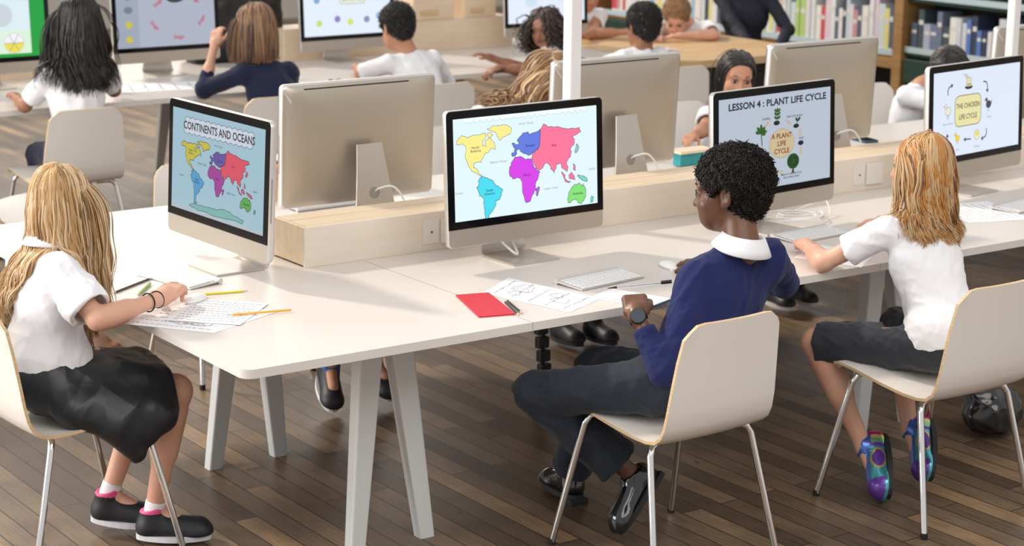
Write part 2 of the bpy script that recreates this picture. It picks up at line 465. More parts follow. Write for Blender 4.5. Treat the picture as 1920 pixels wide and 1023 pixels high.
pole(1.905, 1.09, .050, 'white square pole rising from the box behind the world map screen')
pole(4.262, 1.09, .042, 'white square pole rising behind the chicken life cycle screen')
# black cable chain under the table
cc = empty('cable_chain', (1.80, 1.1, 0), 0, 'black segmented cable chain hanging under the nearest table', 'cable chain')
for i in range(13):
    MB().box((.006*math.sin(i*.7), .004*math.cos(i), .025+i*.0515), (.048, .030, .043), BLACK).build('chain_link', cc, bevel=.004)
MB().tube([(0, 0, .0), (.003, .003, .35), (0, 0, H-T)], .009, BLACK, 8).build('cable', cc)
MB().lathe([(.05, 0), (.05, .006), (.03, .012)], (0, 0, 0), BLACK, 16).build('foot_plate', cc)

# back row table
BT0, BT1 = 4.74, 6.75
bt = bench_table(-1.6, 5.25, BT0, BT1, 'white bench table behind with a row of four lit computers', (-1.2, 2.9, 4.9))
sp2 = empty('cable_box', (3.28, 5.75, H), 0, 'pale wooden box on the back table, beyond the boy with short dark hair', 'cable box')
MB().box((.83, .11, .09), (1.66, .22, .18), BIRCH).build('side_panel', sp2, bevel=.002)
MB().box((.83, .11, .186), (1.66, .22, .011), BIRCH).build('lid', sp2, bevel=.001)
sp3 = empty('cable_box', (-.6, 5.80, H), 0, 'pale wooden box along the left end of the back table', 'cable box')
MB().box((1.3, .11, .06), (2.6, .22, .12), BIRCH).build('side_panel', sp3, bevel=.002)
# beech table at the right back
wt = empty('beech_table', (5.75, 5.2, 0), 0, 'beech topped table in the right background where children lean and read', 'table')
P = rrect(1.22, 1.45, .25, 8, .17, .05)
MB().prism(P, .675, .72, BEECH, BEECH_EDGE).build('table_top', wt, bevel=.004)
for sx in (-.35, .65):
    for sy in (-.5, .6): MB().tube([(sx, sy, 0), (sx*.95, sy*.95, .68)], .02, BEECH_EDGE, 8).build('leg', wt)
dblk = empty('dark_block', (5.85, 4.85, 0), 0, 'black block added as the dark space under the beech table', 'dark block')  # black block added to stand for the dark beneath the table
MB().box((0, 0, .33), (.9, .45, .66), BLACK).build('block_body', dblk, bevel=.01)
MB().box((0, -.23, .33), (.80, .012, .56), BLACK).build('block_front', dblk, bevel=.004)

# ============================================================ CHAIRS
def make_chair():
    r = empty('shell_chair')
    # side profile (y forward, z up), centre line of the plywood shell
    prof = [(.252, .432), (.248, .447), (.222, .455), (.15, .450), (.08, .441), (0, .431), (-.08, .424), (-.14, .424), (-.178, .431), (-.202, .450), (-.216, .480),
            (-.226, .53), (-.235, .60), (-.246, .68), (-.258, .75), (-.266, .795)]
    wd = [.36, .385, .395, .405, .41, .415, .42, .425, .427, .427, .425, .42, .408, .392, .372, .350]
    prof = [np.array(p) for p in prof]; n = len(prof); cols = 13; th = .0048
    top, bot = [], []
    for i, p in enumerate(prof):
        t = prof[min(i+1, n-1)]-prof[max(i-1, 0)]; t /= np.linalg.norm(t); nn = np.array([t[1], -t[0]])  # normal (right-hand)
        if i < 8 and nn[1] < 0: nn = -nn
        # choose the sitter's side
        nn = nn if (nn[1] > 0 or (i >= 8 and nn[0] > 0)) else -nn
        for j in range(cols):
            s = -1+2*j/(cols-1); w = wd[i]/2
            # round the corners of the back top and seat front
            ca = 1.0
            x = s*w
            dish = .012*(1-s*s) if i > 9 else .007*(1-s*s)
            yy, zz = p[0]-nn[0]*dish, p[1]-nn[1]*dish
            if i == n-1: zz -= .0; yy += 0
            top.append((x, yy+nn[0]*th, zz+nn[1]*th)); bot.append((x, yy-nn[0]*th, zz-nn[1]*th))
    # corner rounding of the last and first rows
    def rnd(L):
        L = [list(p) for p in L]
        for row, base, sg in ((n-1, .795, 1), (0, None, 0)):
            for j in range(cols):
                s = abs(-1+2*j/(cols-1))
                if s > .8:
                    d = (s-.8)/.2*.025
                    k = row*cols+j
                    if row: L[k][2] -= d; L[k][0] *= (1-.02*(s-.8)/.2)
                    else: L[k][1] -= d*.5
        return L
    top, bot = rnd(top), rnd(bot)
    mb = MB(); G = []
    for i in range(n-1):
        for j in range(cols-1): G.append((i*cols+j, i*cols+j+1, (i+1)*cols+j+1, (i+1)*cols+j))
    mb.add(top, G, SHELL, True); mb.add(bot, [g[::-1] for g in G], SHELL, True)
    rim = [j for j in range(cols)]+[i*cols+cols-1 for i in range(1, n)]+[(n-1)*cols+j for j in range(cols-2, -1, -1)]+[i*cols for i in range(n-2, 0, -1)]
    V = [top[k] for k in rim]+[bot[k] for k in rim]; k = len(rim)
    mb.add(V, [(i, k+i, k+(i+1) % k, (i+1) % k) for i in range(k)], BEECH_EDGE, False)
    mb.build('seat_shell', r)
    for sx in (-1, 1):
        for (ty, fy) in ((.13, .245), (-.13, -.235)):
            zt = .437 if ty > 0 else .412
            path = [(sx*.10, ty, zt), (sx*.165, ty+(.008 if ty > 0 else -.004), zt), (sx*.188, ty+(.014 if ty > 0 else -.01), zt-.008), (sx*.200, ty+(.022 if ty > 0 else -.018), zt-.03), (sx*.245, fy, .006)]
            lg = MB().tube(path, .0105, CHROME, 12).build('leg', r)
            MB().lathe([(.0115, 0), (.0115, .02)], (sx*.245, fy, 0), RUBBER, 12).build('foot_cap', lg)
    MB().box((0, 0, .417), (.19, .30, .008), BLACK).build('mounting_plate', r, bevel=.002)
    return r
CH0 = make_chair(); used = [0]
def chair(x, y, az, label):
    """az: direction the sitter faces, degrees from +X"""
    c = CH0 if not used[0] else copy_tree(CH0); used[0] = 1
    c.location = (x, y, 0); c.rotation_euler = (0, 0, math.radians(az-90)); tag(c, label, 'chair', 'white shell chairs'); return c
chair(1.30, -.225, 92, 'white shell chair the boy in the navy sweater sits on')
chair(2.285, -.36, 90, 'white shell chair under the girl with wavy blonde hair and rainbow trainers')
chair(-.17, .82, 2, 'white shell chair under the girl in the black skirt at the table end')
chair(1.33, 4.42, 92, 'white shell chair whose full back is seen below long black hair')
chair(2.33, 4.32, 88, 'white shell chair behind the girl in navy with bobbed brown hair')
chair(3.30, 4.30, 88, 'white shell chair behind the boy in white with short dark hair')
chair(.78, 3.72, 14, 'empty white shell chair at the left edge behind the blonde girl')
chair(1.14, 2.33, 270, 'white shell chair across the nearest table, behind the leftmost computer seen from the back')
chair(2.44, 2.58, 270, 'white shell chair across the table under the child whose wavy blonde hair hides the face')
chair(3.86, 2.62, 262, 'white shell chair across the table under the dark haired girl looking over the screens')
chair(5.17, 2.62, 262, 'white shell chair across the table under the bowed child with black hair at the right')

# ============================================================ COMPUTERS
MAP = {'na':[(0.025,0.748),(0.019,0.783),(0.036,0.815),(0.054,0.835),(0.094,0.815),(0.140,0.825),(0.181,0.833),(0.213,0.841),(0.222,0.805),(0.199,0.765),(0.193,0.722),(0.216,0.710),(0.213,0.763),(0.240,0.785),(0.263,0.755),(0.275,0.718),(0.279,0.674),(0.252,0.678),(0.228,0.647),(0.205,0.633),(0.193,0.591),(0.181,0.562),(0.158,0.562),(0.134,0.557),(0.134,0.514),(0.158,0.484),(0.169,0.447),(0.187,0.423),(0.166,0.435),(0.146,0.463),(0.117,0.478),(0.099,0.537),(0.084,0.583),(0.074,0.628),(0.082,0.670),(0.082,0.713),(0.065,0.750),(0.045,0.757)],
'gl':[(0.231,0.873),(0.269,0.902),(0.316,0.901),(0.370,0.894),(0.398,0.849),(0.386,0.807),(0.358,0.794),(0.329,0.772),(0.311,0.748),(0.299,0.785),(0.287,0.830),(0.257,0.852)],
'ar':[(0.222,0.827),(0.246,0.841),(0.267,0.810),(0.246,0.789)],
'sa':[(0.187,0.417),(0.222,0.397),(0.258,0.361),(0.270,0.324),(0.306,0.291),(0.324,0.252),(0.312,0.210),(0.300,0.171),(0.276,0.154),(0.272,0.111),(0.252,0.070),(0.228,0.030),(0.228,-0.014),(0.213,-0.064),(0.229,-0.121),(0.208,-0.108),(0.199,-0.061),(0.201,0.000),(0.199,0.063),(0.196,0.134),(0.193,0.197),(0.169,0.236),(0.158,0.282),(0.149,0.319),(0.166,0.342),(0.161,0.387),(0.175,0.411)],
'eu':[(0.395,0.585),(0.392,0.612),(0.413,0.623),(0.413,0.653),(0.391,0.710),(0.407,0.713),(0.419,0.688),(0.449,0.692),(0.434,0.730),(0.439,0.755),(0.473,0.795),(0.503,0.808),(0.521,0.779),(0.552,0.787),(0.595,0.812),(0.595,0.759),(0.589,0.671),(0.577,0.628),(0.553,0.605),(0.528,0.577),(0.510,0.572),(0.492,0.588),(0.461,0.610),(0.443,0.643),(0.425,0.634),(0.425,0.590),(0.407,0.578)],
'as':[(0.595,0.812),(0.619,0.866),(0.650,0.837),(0.719,0.822),(0.794,0.793),(0.870,0.788),(0.886,0.744),(0.839,0.723),(0.826,0.707),(0.839,0.669),(0.827,0.616),(0.808,0.592),(0.812,0.555),(0.809,0.511),(0.790,0.477),(0.778,0.452),(0.788,0.405),(0.779,0.365),(0.747,0.403),(0.734,0.450),(0.709,0.445),(0.696,0.402),(0.687,0.368),(0.672,0.397),(0.656,0.445),(0.634,0.476),(0.619,0.460),(0.609,0.426),(0.578,0.404),(0.554,0.444),(0.541,0.491),(0.531,0.546),(0.535,0.586),(0.577,0.628),(0.589,0.671),(0.595,0.759)],
'af':[(0.413,0.568),(0.455,0.567),(0.486,0.535),(0.529,0.534),(0.535,0.483),(0.554,0.435),(0.572,0.401),(0.585,0.389),(0.573,0.342),(0.554,0.273),(0.555,0.228),(0.542,0.195),(0.524,0.135),(0.506,0.102),(0.484,0.097),(0.473,0.153),(0.463,0.227),(0.462,0.290),(0.450,0.354),(0.426,0.362),(0.396,0.355),(0.374,0.403),(0.377,0.473),(0.395,0.532)],
'mg':[(0.579,0.251),(0.583,0.214),(0.567,0.150),(0.555,0.174),(0.558,0.219)],
'au':[(0.869,0.227),(0.882,0.210),(0.891,0.186),(0.898,0.213),(0.917,0.154),(0.915,0.090),(0.896,0.038),(0.877,0.014),(0.858,0.027),(0.844,0.066),(0.819,0.062),(0.800,0.038),(0.783,0.050),(0.784,0.096),(0.793,0.149),(0.812,0.191),(0.837,0.218)],
'i1':[(0.741,0.368),(0.762,0.337),(0.770,0.281),(0.805,0.253),(0.792,0.244),(0.767,0.267),(0.754,0.311)],
'i2':[(0.798,0.331),(0.813,0.350),(0.830,0.307),(0.836,0.269),(0.811,0.277),(0.792,0.304)],
'i3':[(0.855,0.312),(0.894,0.296),(0.923,0.272),(0.926,0.235),(0.894,0.256),(0.868,0.278)],
'i4':[(0.825,0.435),(0.838,0.415),(0.842,0.360),(0.829,0.371)],
'i5':[(0.852,0.627),(0.868,0.610),(0.866,0.574),(0.847,0.532),(0.837,0.542),(0.846,0.586)],
'i6':[(0.956,0.073),(0.973,0.064),(0.965,0.016),(0.948,0.019)]}
SW, SH = .597, .336
class Scr:
    """things shown on a screen: (u,v) in 0..1, v up; y axis of the mesh is the viewing axis"""
    def __init__(s, es): s.mb = MB(); s.es = es; s.k = 0; s.W = SW; s.Hh = SH
    def m(s, c): return flat('px_%02x%02x%02x_%d' % tuple([int(x*255) for x in c]+[int(s.es*100)]), tuple(x**2.2 for x in c), s.es)
    def p3(s, p, lay): return ((p[0]-.5)*s.W, -.00012*lay, (p[1]-.5)*s.Hh)
    def clip(s, P):
        for ax, lim, sg in ((1, .0, 1), (1, 1., -1), (0, 0., 1), (0, 1., -1)):
            Q = []
            for i in range(len(P)):
                a, b = P[i-1], P[i]; ia = (a[ax]-lim)*sg >= 0; ib = (b[ax]-lim)*sg >= 0
                if ia != ib:
                    t = (lim-a[ax])/(b[ax]-a[ax]); Q.append((a[0]+(b[0]-a[0])*t, a[1]+(b[1]-a[1])*t))
                if ib: Q.append(b)
            P = Q
            if not P: return P
        return P
    def poly(s, P, c, lay):
        P = s.clip(list(P))
        if len(P) > 2: s.mb.poly([s.p3(p, lay) for p in P], s.m(c))
    def line(s, P, c, lay, w=.0016, closed=False):
        n = len(P)
        for i in range(n if closed else n-1):
            a = np.array([P[i][0]*s.W, P[i][1]*s.Hh]); b = np.array([P[(i+1) % n][0]*s.W, P[(i+1) % n][1]*s.Hh])
            d = b-a; L = np.linalg.norm(d)
            if L < 1e-6: continue
            d /= L; nn = np.array([-d[1], d[0]])*w/2; a = a-d*w*.3; b = b+d*w*.3
            Q = s.clip([((q[0])/s.W, (q[1])/s.Hh) for q in (a-nn, b-nn, b+nn, a+nn)])
            if len(Q) > 2: s.mb.add([s.p3(q, lay) for q in Q], [list(range(len(Q)))], s.m(c))
    def ellipse(s, c, rx, ry, col, lay, n=20, line=None):
        P = [(c[0]+rx*math.cos(2*PI*i/n), c[1]+ry*math.sin(2*PI*i/n)) for i in range(n)]
        s.poly(P, col, lay)
        if line: s.line(P, line, lay+1, .0012, True)
    def text(s, txt, c, size, col, lay, bold=.0, sx=1., rot=0):
        V, Fs = text_mesh(txt, size, bold)
        co, si = math.cos(rot), math.sin(rot)
        V = [(x*sx*co-y*si, x*sx*si+y*co) for x, y, _ in V]
        s.mb.add([((c[0]-.5)*s.W+x, -.00012*lay, (c[1]-.5)*s.Hh+y) for x, y in V], Fs, s.m(col))
def jag(P, amp, seed, sub=3):
    rs = random.Random(seed); Q = []
    for i in range(len(P)):
        a, b = P[i], P[(i+1) % len(P)]
        for k in range(sub):
            t = k/sub; Q.append((a[0]+(b[0]-a[0])*t+rs.uniform(-amp, amp), a[1]+(b[1]-a[1])*t+rs.uniform(-amp, amp)*1.7))
    return Q
def draw_map(s, A, cols, lab, outl, jagamp=.0035):
    f = lambda p: (p[0]*A[0]+A[2], p[1]*A[1]+A[3])
    for i, (k, P) in enumerate(MAP.items()):
        c = cols.get(k, cols['as']); Q = [f(p) for p in jag(P, jagamp, i)]
        s.poly(Q, c, 2); s.line(Q, outl, 3, .0013 if k in ('na', 'gl', 'ar') and outl[0] > .2 else .0018, True)
    for t, p in (('North\nAmerica', (.146, .69)), ('South\nAmerica', (.234, .255)), ('Europe', (.522, .668)), ('Asia', (.689, .643)), ('Africa', (.493, .379)), ('Australia', (.857, .125))):
        s.text(t, f(p), .0125*A[0], lab, 4, .008)
    for t, p in (('Atlantic Ocean', (.299, .543)), ('Arctic Ocean', (.497, .893)), ('Indian Ocean', (.666, .214)), ('Pacific', (.964, .357)), ('Ocean', (.03, .279))):
        s.text(t, f(p), .0115*A[0], tuple(x*.4+.45*1 for x in lab) if outl[0] > .1 else lab, 4, 0)
CM = dict(na=(.97, .92, .55), gl=(.97, .92, .55), ar=(.97, .92, .55), sa=(.28, .85, .93), eu=(.38, .47, .87), af=(.83, .25, .90), au=(.50, .87, .45), i6=(.4, .85, .75), mg=(.62, .38, .85), i3=(.45, .85, .75), i5=(.55, .75, .8), **{'as': (.98, .45, .60)})
CL = dict(na=(.77, .73, .20), gl=(.77, .73, .20), ar=(.77, .73, .20), sa=(.26, .60, .80), eu=(.36, .28, .62), af=(.62, .18, .58), au=(.30, .65, .25), mg=(.62, .18, .58), i6=(.3, .6, .5), **{'as': (.86, .27, .36)})
def screen_center():
    s = Scr(1.0); s.poly([(0, 0), (1, 0), (1, 1), (0, 1)], (.87, .955, .98), 0)
    top = [(.07+.86*i/60., .955+.012*math.sin(i*1.9)+.008*math.sin(i*4.1)) for i in range(61)]
    s.poly([(.07, .999)]+top+[(.93, .999)], (.94, .97, .98), 1); s.line(top, (.62, .72, .78), 2, .0011)
    draw_map(s, (1, 1, 0, 0), CM, (.16, .13, .35), (.22, .30, .42)); return s
def screen_left():
    s = Scr(.78); s.poly([(0, 0), (1, 0), (1, 1), (0, 1)], (.62, .76, .83), 0)
    s.poly([(0, 0), (1, 0), (1, .035), (0, .035)], (.70, .74, .78), 1)
    B = [(.14, .925), (.885, .935), (.872, .79), (.135, .775)]; Q = []
    for i in range(4):
        a, b = B[i], B[(i+1) % 4]; n = 26 if i % 2 == 0 else 5
        for k in range(n):
            t = k/n; j = .012 if k % 2 else -.006
            Q.append((a[0]+(b[0]-a[0])*t+(0 if i % 2 == 0 else (j if i == 1 else -j)), a[1]+(b[1]-a[1])*t+((j if i == 0 else -j) if i % 2 == 0 else 0)))
    s.poly(Q, (.80, .84, .90), 1); s.line(Q, (.15, .15, .2), 2, .0016, True)
    s.text('CONTINENTS AND OCEANS', (.51, .853), .0370, (.08, .08, .11), 3, .022, .96, .012)
    draw_map(s, (.86, .62, .085, .17), CL, (.1, .1, .2), (.10, .12, .16))
    A = [(.20, .065), (.24, .085), (.29, .115), (.30, .09), (.40, .105), (.50, .10), (.58, .13), (.65, .125), (.72, .095), (.80, .085), (.78, .055), (.62, .045), (.45, .04), (.30, .045)]
    A = jag(A, .004, 77); s.poly(A, (.45, .70, .68), 2); s.line(A, (.12, .2, .2), 3, .0016, True)
    return s
def screen_plant():
    s = Scr(.92); s.poly([(0, 0), (1, 0), (1, 1), (0, 1)], (.72, .76, .82), 0)
    s.text('LESSON 4 : PLANT LIFE CYCLE', (.52, .905), .0335, (.08, .10, .17), 2, .030, 1.17)
    asp = SW/SH
    s.ellipse((.551, .456), .113, .155, (.80, .73, .58), 1, 28, (.55, .48, .25))
    for i, t in enumerate(('A PLANT', 'LIFE', 'CYCLE')): s.text(t, (.551, .535-.082*i), .0250, (.50, .16, .12), 3, .022, 1.1)
    D = (.07, .09, .12); G = (.20, .36, .14); Gd = (.13, .28, .12)
    def leaf(c, a, L, w, col):
        P = []
        for i in range(10):
            t = 2*PI*i/10; x, y = L*(.5+.5*math.cos(t)), w*math.sin(t)
            P.append((c[0]+(x*math.cos(a)-y*math.sin(a)), c[1]+(x*math.sin(a)+y*math.cos(a))*asp))
        s.poly(P, col, 2)
    s.ellipse((.505, .682), .028, .026, (.08, .08, .10), 2)
    s.line([(.51, .68), (.512, .80)], Gd, 3, .003)
    for y in (.725, .765, .80):
        leaf((.511, y), .5, .032, .009, G); leaf((.511, y), PI-.5, .032, .009, G)
    leaf((.512, .80), PI/2, .025, .008, G)
    s.ellipse((.682, .622), .026, .024, (.08, .08, .10), 2); s.line([(.685, .625), (.695, .68)], Gd, 3, .003); leaf((.695, .67), .8, .035, .009, Gd); leaf((.695, .67), PI-.9, .03, .009, Gd)
    s.ellipse((.725, .431), .026, .026, (.06, .07, .10), 2)
    rs = random.Random(3)
    for i in range(16):
        a = i/16*2*PI; s.ellipse((.655+.036*math.cos(a), .245+.055*math.sin(a)), .021, .032, Gd if i % 2 else G, 2+(i % 2), 8)
    s.ellipse((.655, .245), .045, .07, Gd, 3, 14)
    s.poly([(.640, .115), (.665, .115), (.662, .16), (.675, .20), (.655, .19), (.642, .20), (.648, .16)], (.28, .15, .12), 2)
    s.line([(.375, .464), (.372, .52), (.366, .60)], (.15, .22, .20), 2, .0045)
    for a in (.1, .75, 1.57, 2.4, 3.04): leaf((.367, .60), a, .052, .012, G)
    for a in (.7, 2.5): leaf((.367, .59), a-.9, .04, .010, G)
    for c, t in (((.411, .742), 'Seedling'), ((.668, .734), 'Seed with sprout'), ((.729, .484), 'Seed'), ((.639, .097), 'Mature tree with fruit\nthat makes seeds'), ((.35, .424), 'Young tree'), ((.40, .10), 'Flowering tree')): s.text(t, c, .0125, (.15, .16, .25), 2, .01)
    for c, a in (((.417, .683), .6), ((.613, .671), -.4), ((.72, .546), -1.5), ((.724, .345), -1.7), ((.536, .149), 3.2)):
        ca, sa = math.cos(a), math.sin(a); P = [(-.026, -.008), (.006, -.008), (.006, -.016), (.028, 0), (.006, .016), (.006, .008), (-.026, .008)]
        s.poly([(c[0]+(x*ca-y*sa), c[1]+(x*sa+y*ca)*asp) for x, y in P], (.74, .70, .58), 2)
    s.ellipse((.42, .22), .055, .09, Gd, 2, 14)
    return s
def screen_chick():
    s = Scr(.96); s.poly([(0, 0), (1, 0), (1, 1), (0, 1)], (.87, .91, .98), 0); asp = SW/SH
    Q = [(x/SW, y/SH) for x, y in rrect(.300*SW, .36*SH, .028, 5, .392*SW, .52*SH)]
    s.poly(Q, (.91, .88, .66), 1); s.line(Q, (.50, .50, .25), 2, .0035, True)
    s.text('THE CHICKEN', (.392, .575), .0280, (.14, .16, .12), 3, .012, .90); s.text('LIFE CYCLE', (.392, .445), .0280, (.14, .16, .12), 3, .012, .90)
    def arrow(pts, w=.010):
        s.line(pts, (.26, .20, .40), 2, w*SW*.9)
        a, b = np.array(pts[-2]), np.array(pts[-1]); d = (b-a)*np.array([SW, SH]); d /= np.linalg.norm(d); n = np.array([-d[1], d[0]])
        q = [b*np.array([SW, SH])+d*.014, b*np.array([SW, SH])+n*.010, b*np.array([SW, SH])-n*.010]; s.poly([(x/SW, y/SH) for x, y in q], (.26, .20, .40), 3)
    arrow([(.160, .73), (.160, .79), (.175, .82), (.195, .83)]); arrow([(.205, .14), (.172, .15), (.160, .19), (.160, .24)])
    arrow([(.43, .17), (.37, .175)]); arrow([(.566, .83), (.60, .82), (.612, .78), (.612, .73)]); arrow([(.612, .26), (.612, .20), (.60, .17), (.57, .155)])
    BR = (.80, .75, .60); BD = (.15, .15, .2)
    def bird(c, k, body):
        s.ellipse(c, .030*k, .045*k, body, 2, 14, BD); s.ellipse((c[0]-.026*k, c[1]+.058*k), .013*k, .022*k, body, 2, 12, BD)
        s.poly([(c[0]+.02*k, c[1]+.01), (c[0]+.045*k, c[1]+.06*k), (c[0]+.03*k, c[1]-.01)], body, 2)
        s.poly([(c[0]-.037*k, c[1]+.062*k), (c[0]-.052*k, c[1]+.052*k), (c[0]-.036*k, c[1]+.045*k)], (.85, .5, .2), 3)
        for dx in (-.008, .008): s.line([(c[0]+dx*k, c[1]-.04*k), (c[0]+dx*k, c[1]-.085*k)], BD, 2, .0018)
    bird((.395, .865), .95, (.88, .85, .70)); s.ellipse((.395, .79), .045, .025, (.08, .08, .12), 3, 14)
    for dx in (-.02, 0, .02): s.ellipse((.395+dx, .81), .012, .018, (.85, .8, .6), 4, 10, BD)
    bird((.164, .54), 1.1, (.92, .90, .82)); bird((.275, .205), .8, (.93, .86, .30)); s.ellipse((.275, .205), .026, .04, (.93, .84, .22), 3, 12)
    s.ellipse((.498, .21), .030, .062, (.92, .90, .75), 2, 16, BD); s.ellipse((.498, .225), .018, .03, (.93, .84, .25), 4, 12)
    bird((.63, .55), 1.0, (.25, .25, .3))
    for c, t in (((.345, .94), 'Hen'), ((.164, .39), 'Mature chicken'), ((.275, .07), 'Chick'), ((.5, .07), 'Hatching'), ((.64, .40), 'Young')): s.text(t, c, .0115, (.45, .45, .55), 2, 0)
    return s
def screen_green():
    s = Scr(.95); s.poly([(0, 0), (1, 0), (1, 1), (0, 1)], (.10, .62, .25), 0)
    s.poly([(.04, .07), (.86, .05), (.86, .97), (.04, .97)], (.86, .93, .96), 1); s.poly([(.04, .07), (.86, .05), (.86, .42), (.04, .42)], (.86, .95, .86), 2)
    s.ellipse((.60, .66), .10, .18, (.80, .83, .86), 3)
    for cx, col in ((.44, (.88, .10, .25)), (.70, (.93, .86, .35)), (.18, (.2, .5, .85))):
        s.ellipse((cx, .22), .09, .155, (.95, .95, .97), 3, 24, (.5, .55, .6))
        s.poly([(cx+.09*math.cos(PI+PI*i/12), .22+.155*math.sin(PI+PI*i/12)) for i in range(13)], col, 4)
    for a in range(6): s.line([(.70, .22), (.70+.09*math.cos(a*PI/3), .22+.155*math.sin(a*PI/3))], (.3, .35, .5), 5, .002)
    return s
def screen_cycle2():
    s = Scr(.80); s.poly([(0, 0), (1, 0), (1, 1), (0, 1)], (.72, .75, .82), 0); s.poly([(0, 0), (.22, 0), (.22, 1), (0, 1)], (.66, .70, .77), 1)
    s.ellipse((.60, .80), .10, .09, (.22, .24, .28), 2); s.ellipse((.60, .83), .07, .06, (.75, .75, .76), 3)
    for c, a in (((.42, .72), .7), ((.80, .76), -.7), ((.38, .35), -.8), ((.86, .40), 1.0), ((.62, .14), 0)): s.text('Stage', c, .030, (.80, .25, .40), 3, .02, 1, a)
    for y in (.14, .38): s.ellipse((.12, y), .035, .06, (.85, .80, .30), 3, 10)
    for y in (.62, .84): s.ellipse((.12, y), .045, .06, (.50, .52, .58), 3, 10)
    s.poly([(.06, .88), (.18, .88), (.18, .97), (.06, .97)], (.30, .25, .22), 3)
    return s
def screen_pale(seed):
    s = Scr(1.0); s.poly([(0, 0), (1, 0), (1, 1), (0, 1)], (.88, .92, .98), 0)
    if seed == 1:
        Q = [(x/SW, y/SH) for x, y in rrect(.30*SW, .25*SH, .02, 4, .56*SW, .66*SH)]; s.poly(Q, (.88, .90, .84), 1); s.line(Q, (.6, .65, .6), 2, .003, True)
        s.text('LIFE CYCLE', (.56, .62), .028, (.35, .38, .40), 3, .005)
        for c, col in (((.15, .62), (.5, .65, .85)), ((.17, .22), (.75, .85, .45)), ((.38, .28), (.55, .5, .75)), ((.53, .22), (.80, .88, .40)), ((.72, .25), (.55, .55, .7)), ((.86, .3), (.6, .7, .85))): s.ellipse(c, .035, .06, col, 2, 10)
    else:
        s.text('READING', (.5, .8), .05, (.5, .6, .8), 2); s.ellipse((.3, .4), .08, .12, (.8, .88, .95), 2)
    return s

def make_imac(scr=None, back=False):
    r = empty('desktop_computer')
    tl = math.radians(3.0)
    RT = np.array([[1, 0, 0], [0, math.cos(tl), math.sin(tl)], [0, -math.sin(tl), math.cos(tl)]])  # top leans back (+y)
    W, HH = .650, .450; base = np.array([0, -.055, .078])
    def P(x, y, z): return base+RT @ np.array([x, y, z])
    def ring(w, h, rad, y, cz=HH/2): return [P(x, y, z+cz) for x, z in rrect(w, h, rad, 6)]
    mb = MB()
    rings = [ring(W-.003, HH-.003, .018, 0), ring(W, HH, .019, .002), ring(W, HH, .019, .020), ring(W-.01, HH-.01, .02, .027),
             ring(W*.90, HH*.88, .04, .036), ring(W*.72, HH*.66, .06, .045), ring(W*.45, HH*.40, .05, .050), ring(W*.15, HH*.14, .025, .052)]
    mb.loft(rings, ALU_SHADED if back else ALU)
    mb.m = [mb.mi(ALU_SHADED if i > 28*3 else ALU) if mb.m[i] == mb.m[0] else mb.m[i] for i in range(len(mb.m))]
    ca = mb.build('casing', r)
    MB().box(P(.02, .0335, HH-.018), (.44, .003, .004), BLACK, RT).build('vent_slot', ca)
    MB().box(P(W/2-.0003, .010, .20), (.002, .004, .14), mat('port_grey', (.25, .25, .25), .4), RT).build('disc_slot', ca)
    # glass
    gz = HH-.003-.193+.0
    mb = MB(); Q = [(x, z) for x, z in rrect(.648, .388, .017, 6, 0, HH-.0015-.194)]
    # square the lower corners
    Q = [(x, z) if z > HH-.2 else ((.324 if x > 0 else -.324), HH-.0015-.388) for x, z in Q]
    Q2 = []
    for q in Q:
        if not Q2 or Q2[-1] != q: Q2.append(q)
    mb.prism(Q2, -.0016, .0015, BLACK_GLASS, T=lambda x, z, y: P(x, -y if 0 else y, z)); g = mb.build('bezel', r)
    if scr:
        s = scr(); V = np.array(s.mb.v); V = np.array([P(p[0], p[1]-.0021, p[2]+HH-.0015-.194) for p in V]); s.mb.v = [tuple(v) for v in V]
        s.mb.build('screen', r)
    else:
        MB().box(P(0, -.0019, HH-.1955), (SW, .0004, SH), mat('screen_off', (.55, .6, .65), .3, emis=(.6, .7, .8), es=.9), RT).build('screen', r)
    # stand: one bent aluminium sheet
    prof = [(-.105, .0035), (.02, .0035), (.062, .0035), (.082, .008), (.090, .020), (.090, .045), (.080, .11), (.064, .20), (.045, .300)]
    wd = [.190, .192, .192, .190, .186, .176, .155, .130, .106]
    mb = MB(); rings = []
    for i, (y, z) in enumerate(prof):
        a, b = np.array(prof[max(i-1, 0)]), np.array(prof[min(i+1, len(prof)-1)]); t = (b-a)/np.linalg.norm(b-a); n = np.array([-t[1], t[0]])*.0035; w = wd[i]/2
        rings.append([(-w, y-n[0], z-n[1]), (w, y-n[0], z-n[1]), (w, y+n[0], z+n[1]), (-w, y+n[0], z+n[1])])
    mb.loft(rings, ALU_STAND, smooth=False); st = mb.build('stand', r, bevel=.0015)
    # cable hole and cable
    RH = np.array([[1, 0, 0], [0, -.2, .98], [0, .98, .2]])
    MB().lathe([(.021, -.0048), (.021, .0048)], (0, .0775, .125), mat('hole_grey', (.28, .26, .24), .5), 24, R=RH).build('cable_hole', st)
    return r
def cord_back(r, pts, rad=.0038): return MB().tube(pts, rad, WHITE_PL, 8).build('power_cord', r)
def spl(pts, n=10):
    P = [np.array(p, float) for p in pts]; P = [2*P[0]-P[1]]+P+[2*P[-1]-P[-2]]; out = []
    for i in range(1, len(P)-2):
        for k in range(n):
            t = k/n; a, b, c, d = P[i-1:i+3]
            out.append(.5*((2*b)+(-a+c)*t+(2*a-5*b+4*c-d)*t*t+(-a+3*b-3*c+d)*t**3))
    out.append(P[-2]); return out
CORD = spl([(-.004, .070, .123), (-.01, .095, .142), (-.05, .125, .150), (-.085, .14, .105), (-.095, .145, .04), (-.10, .155, .004)])
CORD = [p for p in CORD]
CORDF = spl([(.01, .077, .115), (.0, .03, .05), (-.02, -.02, .018), (-.055, .0, .05), (-.065, .05, .09)])
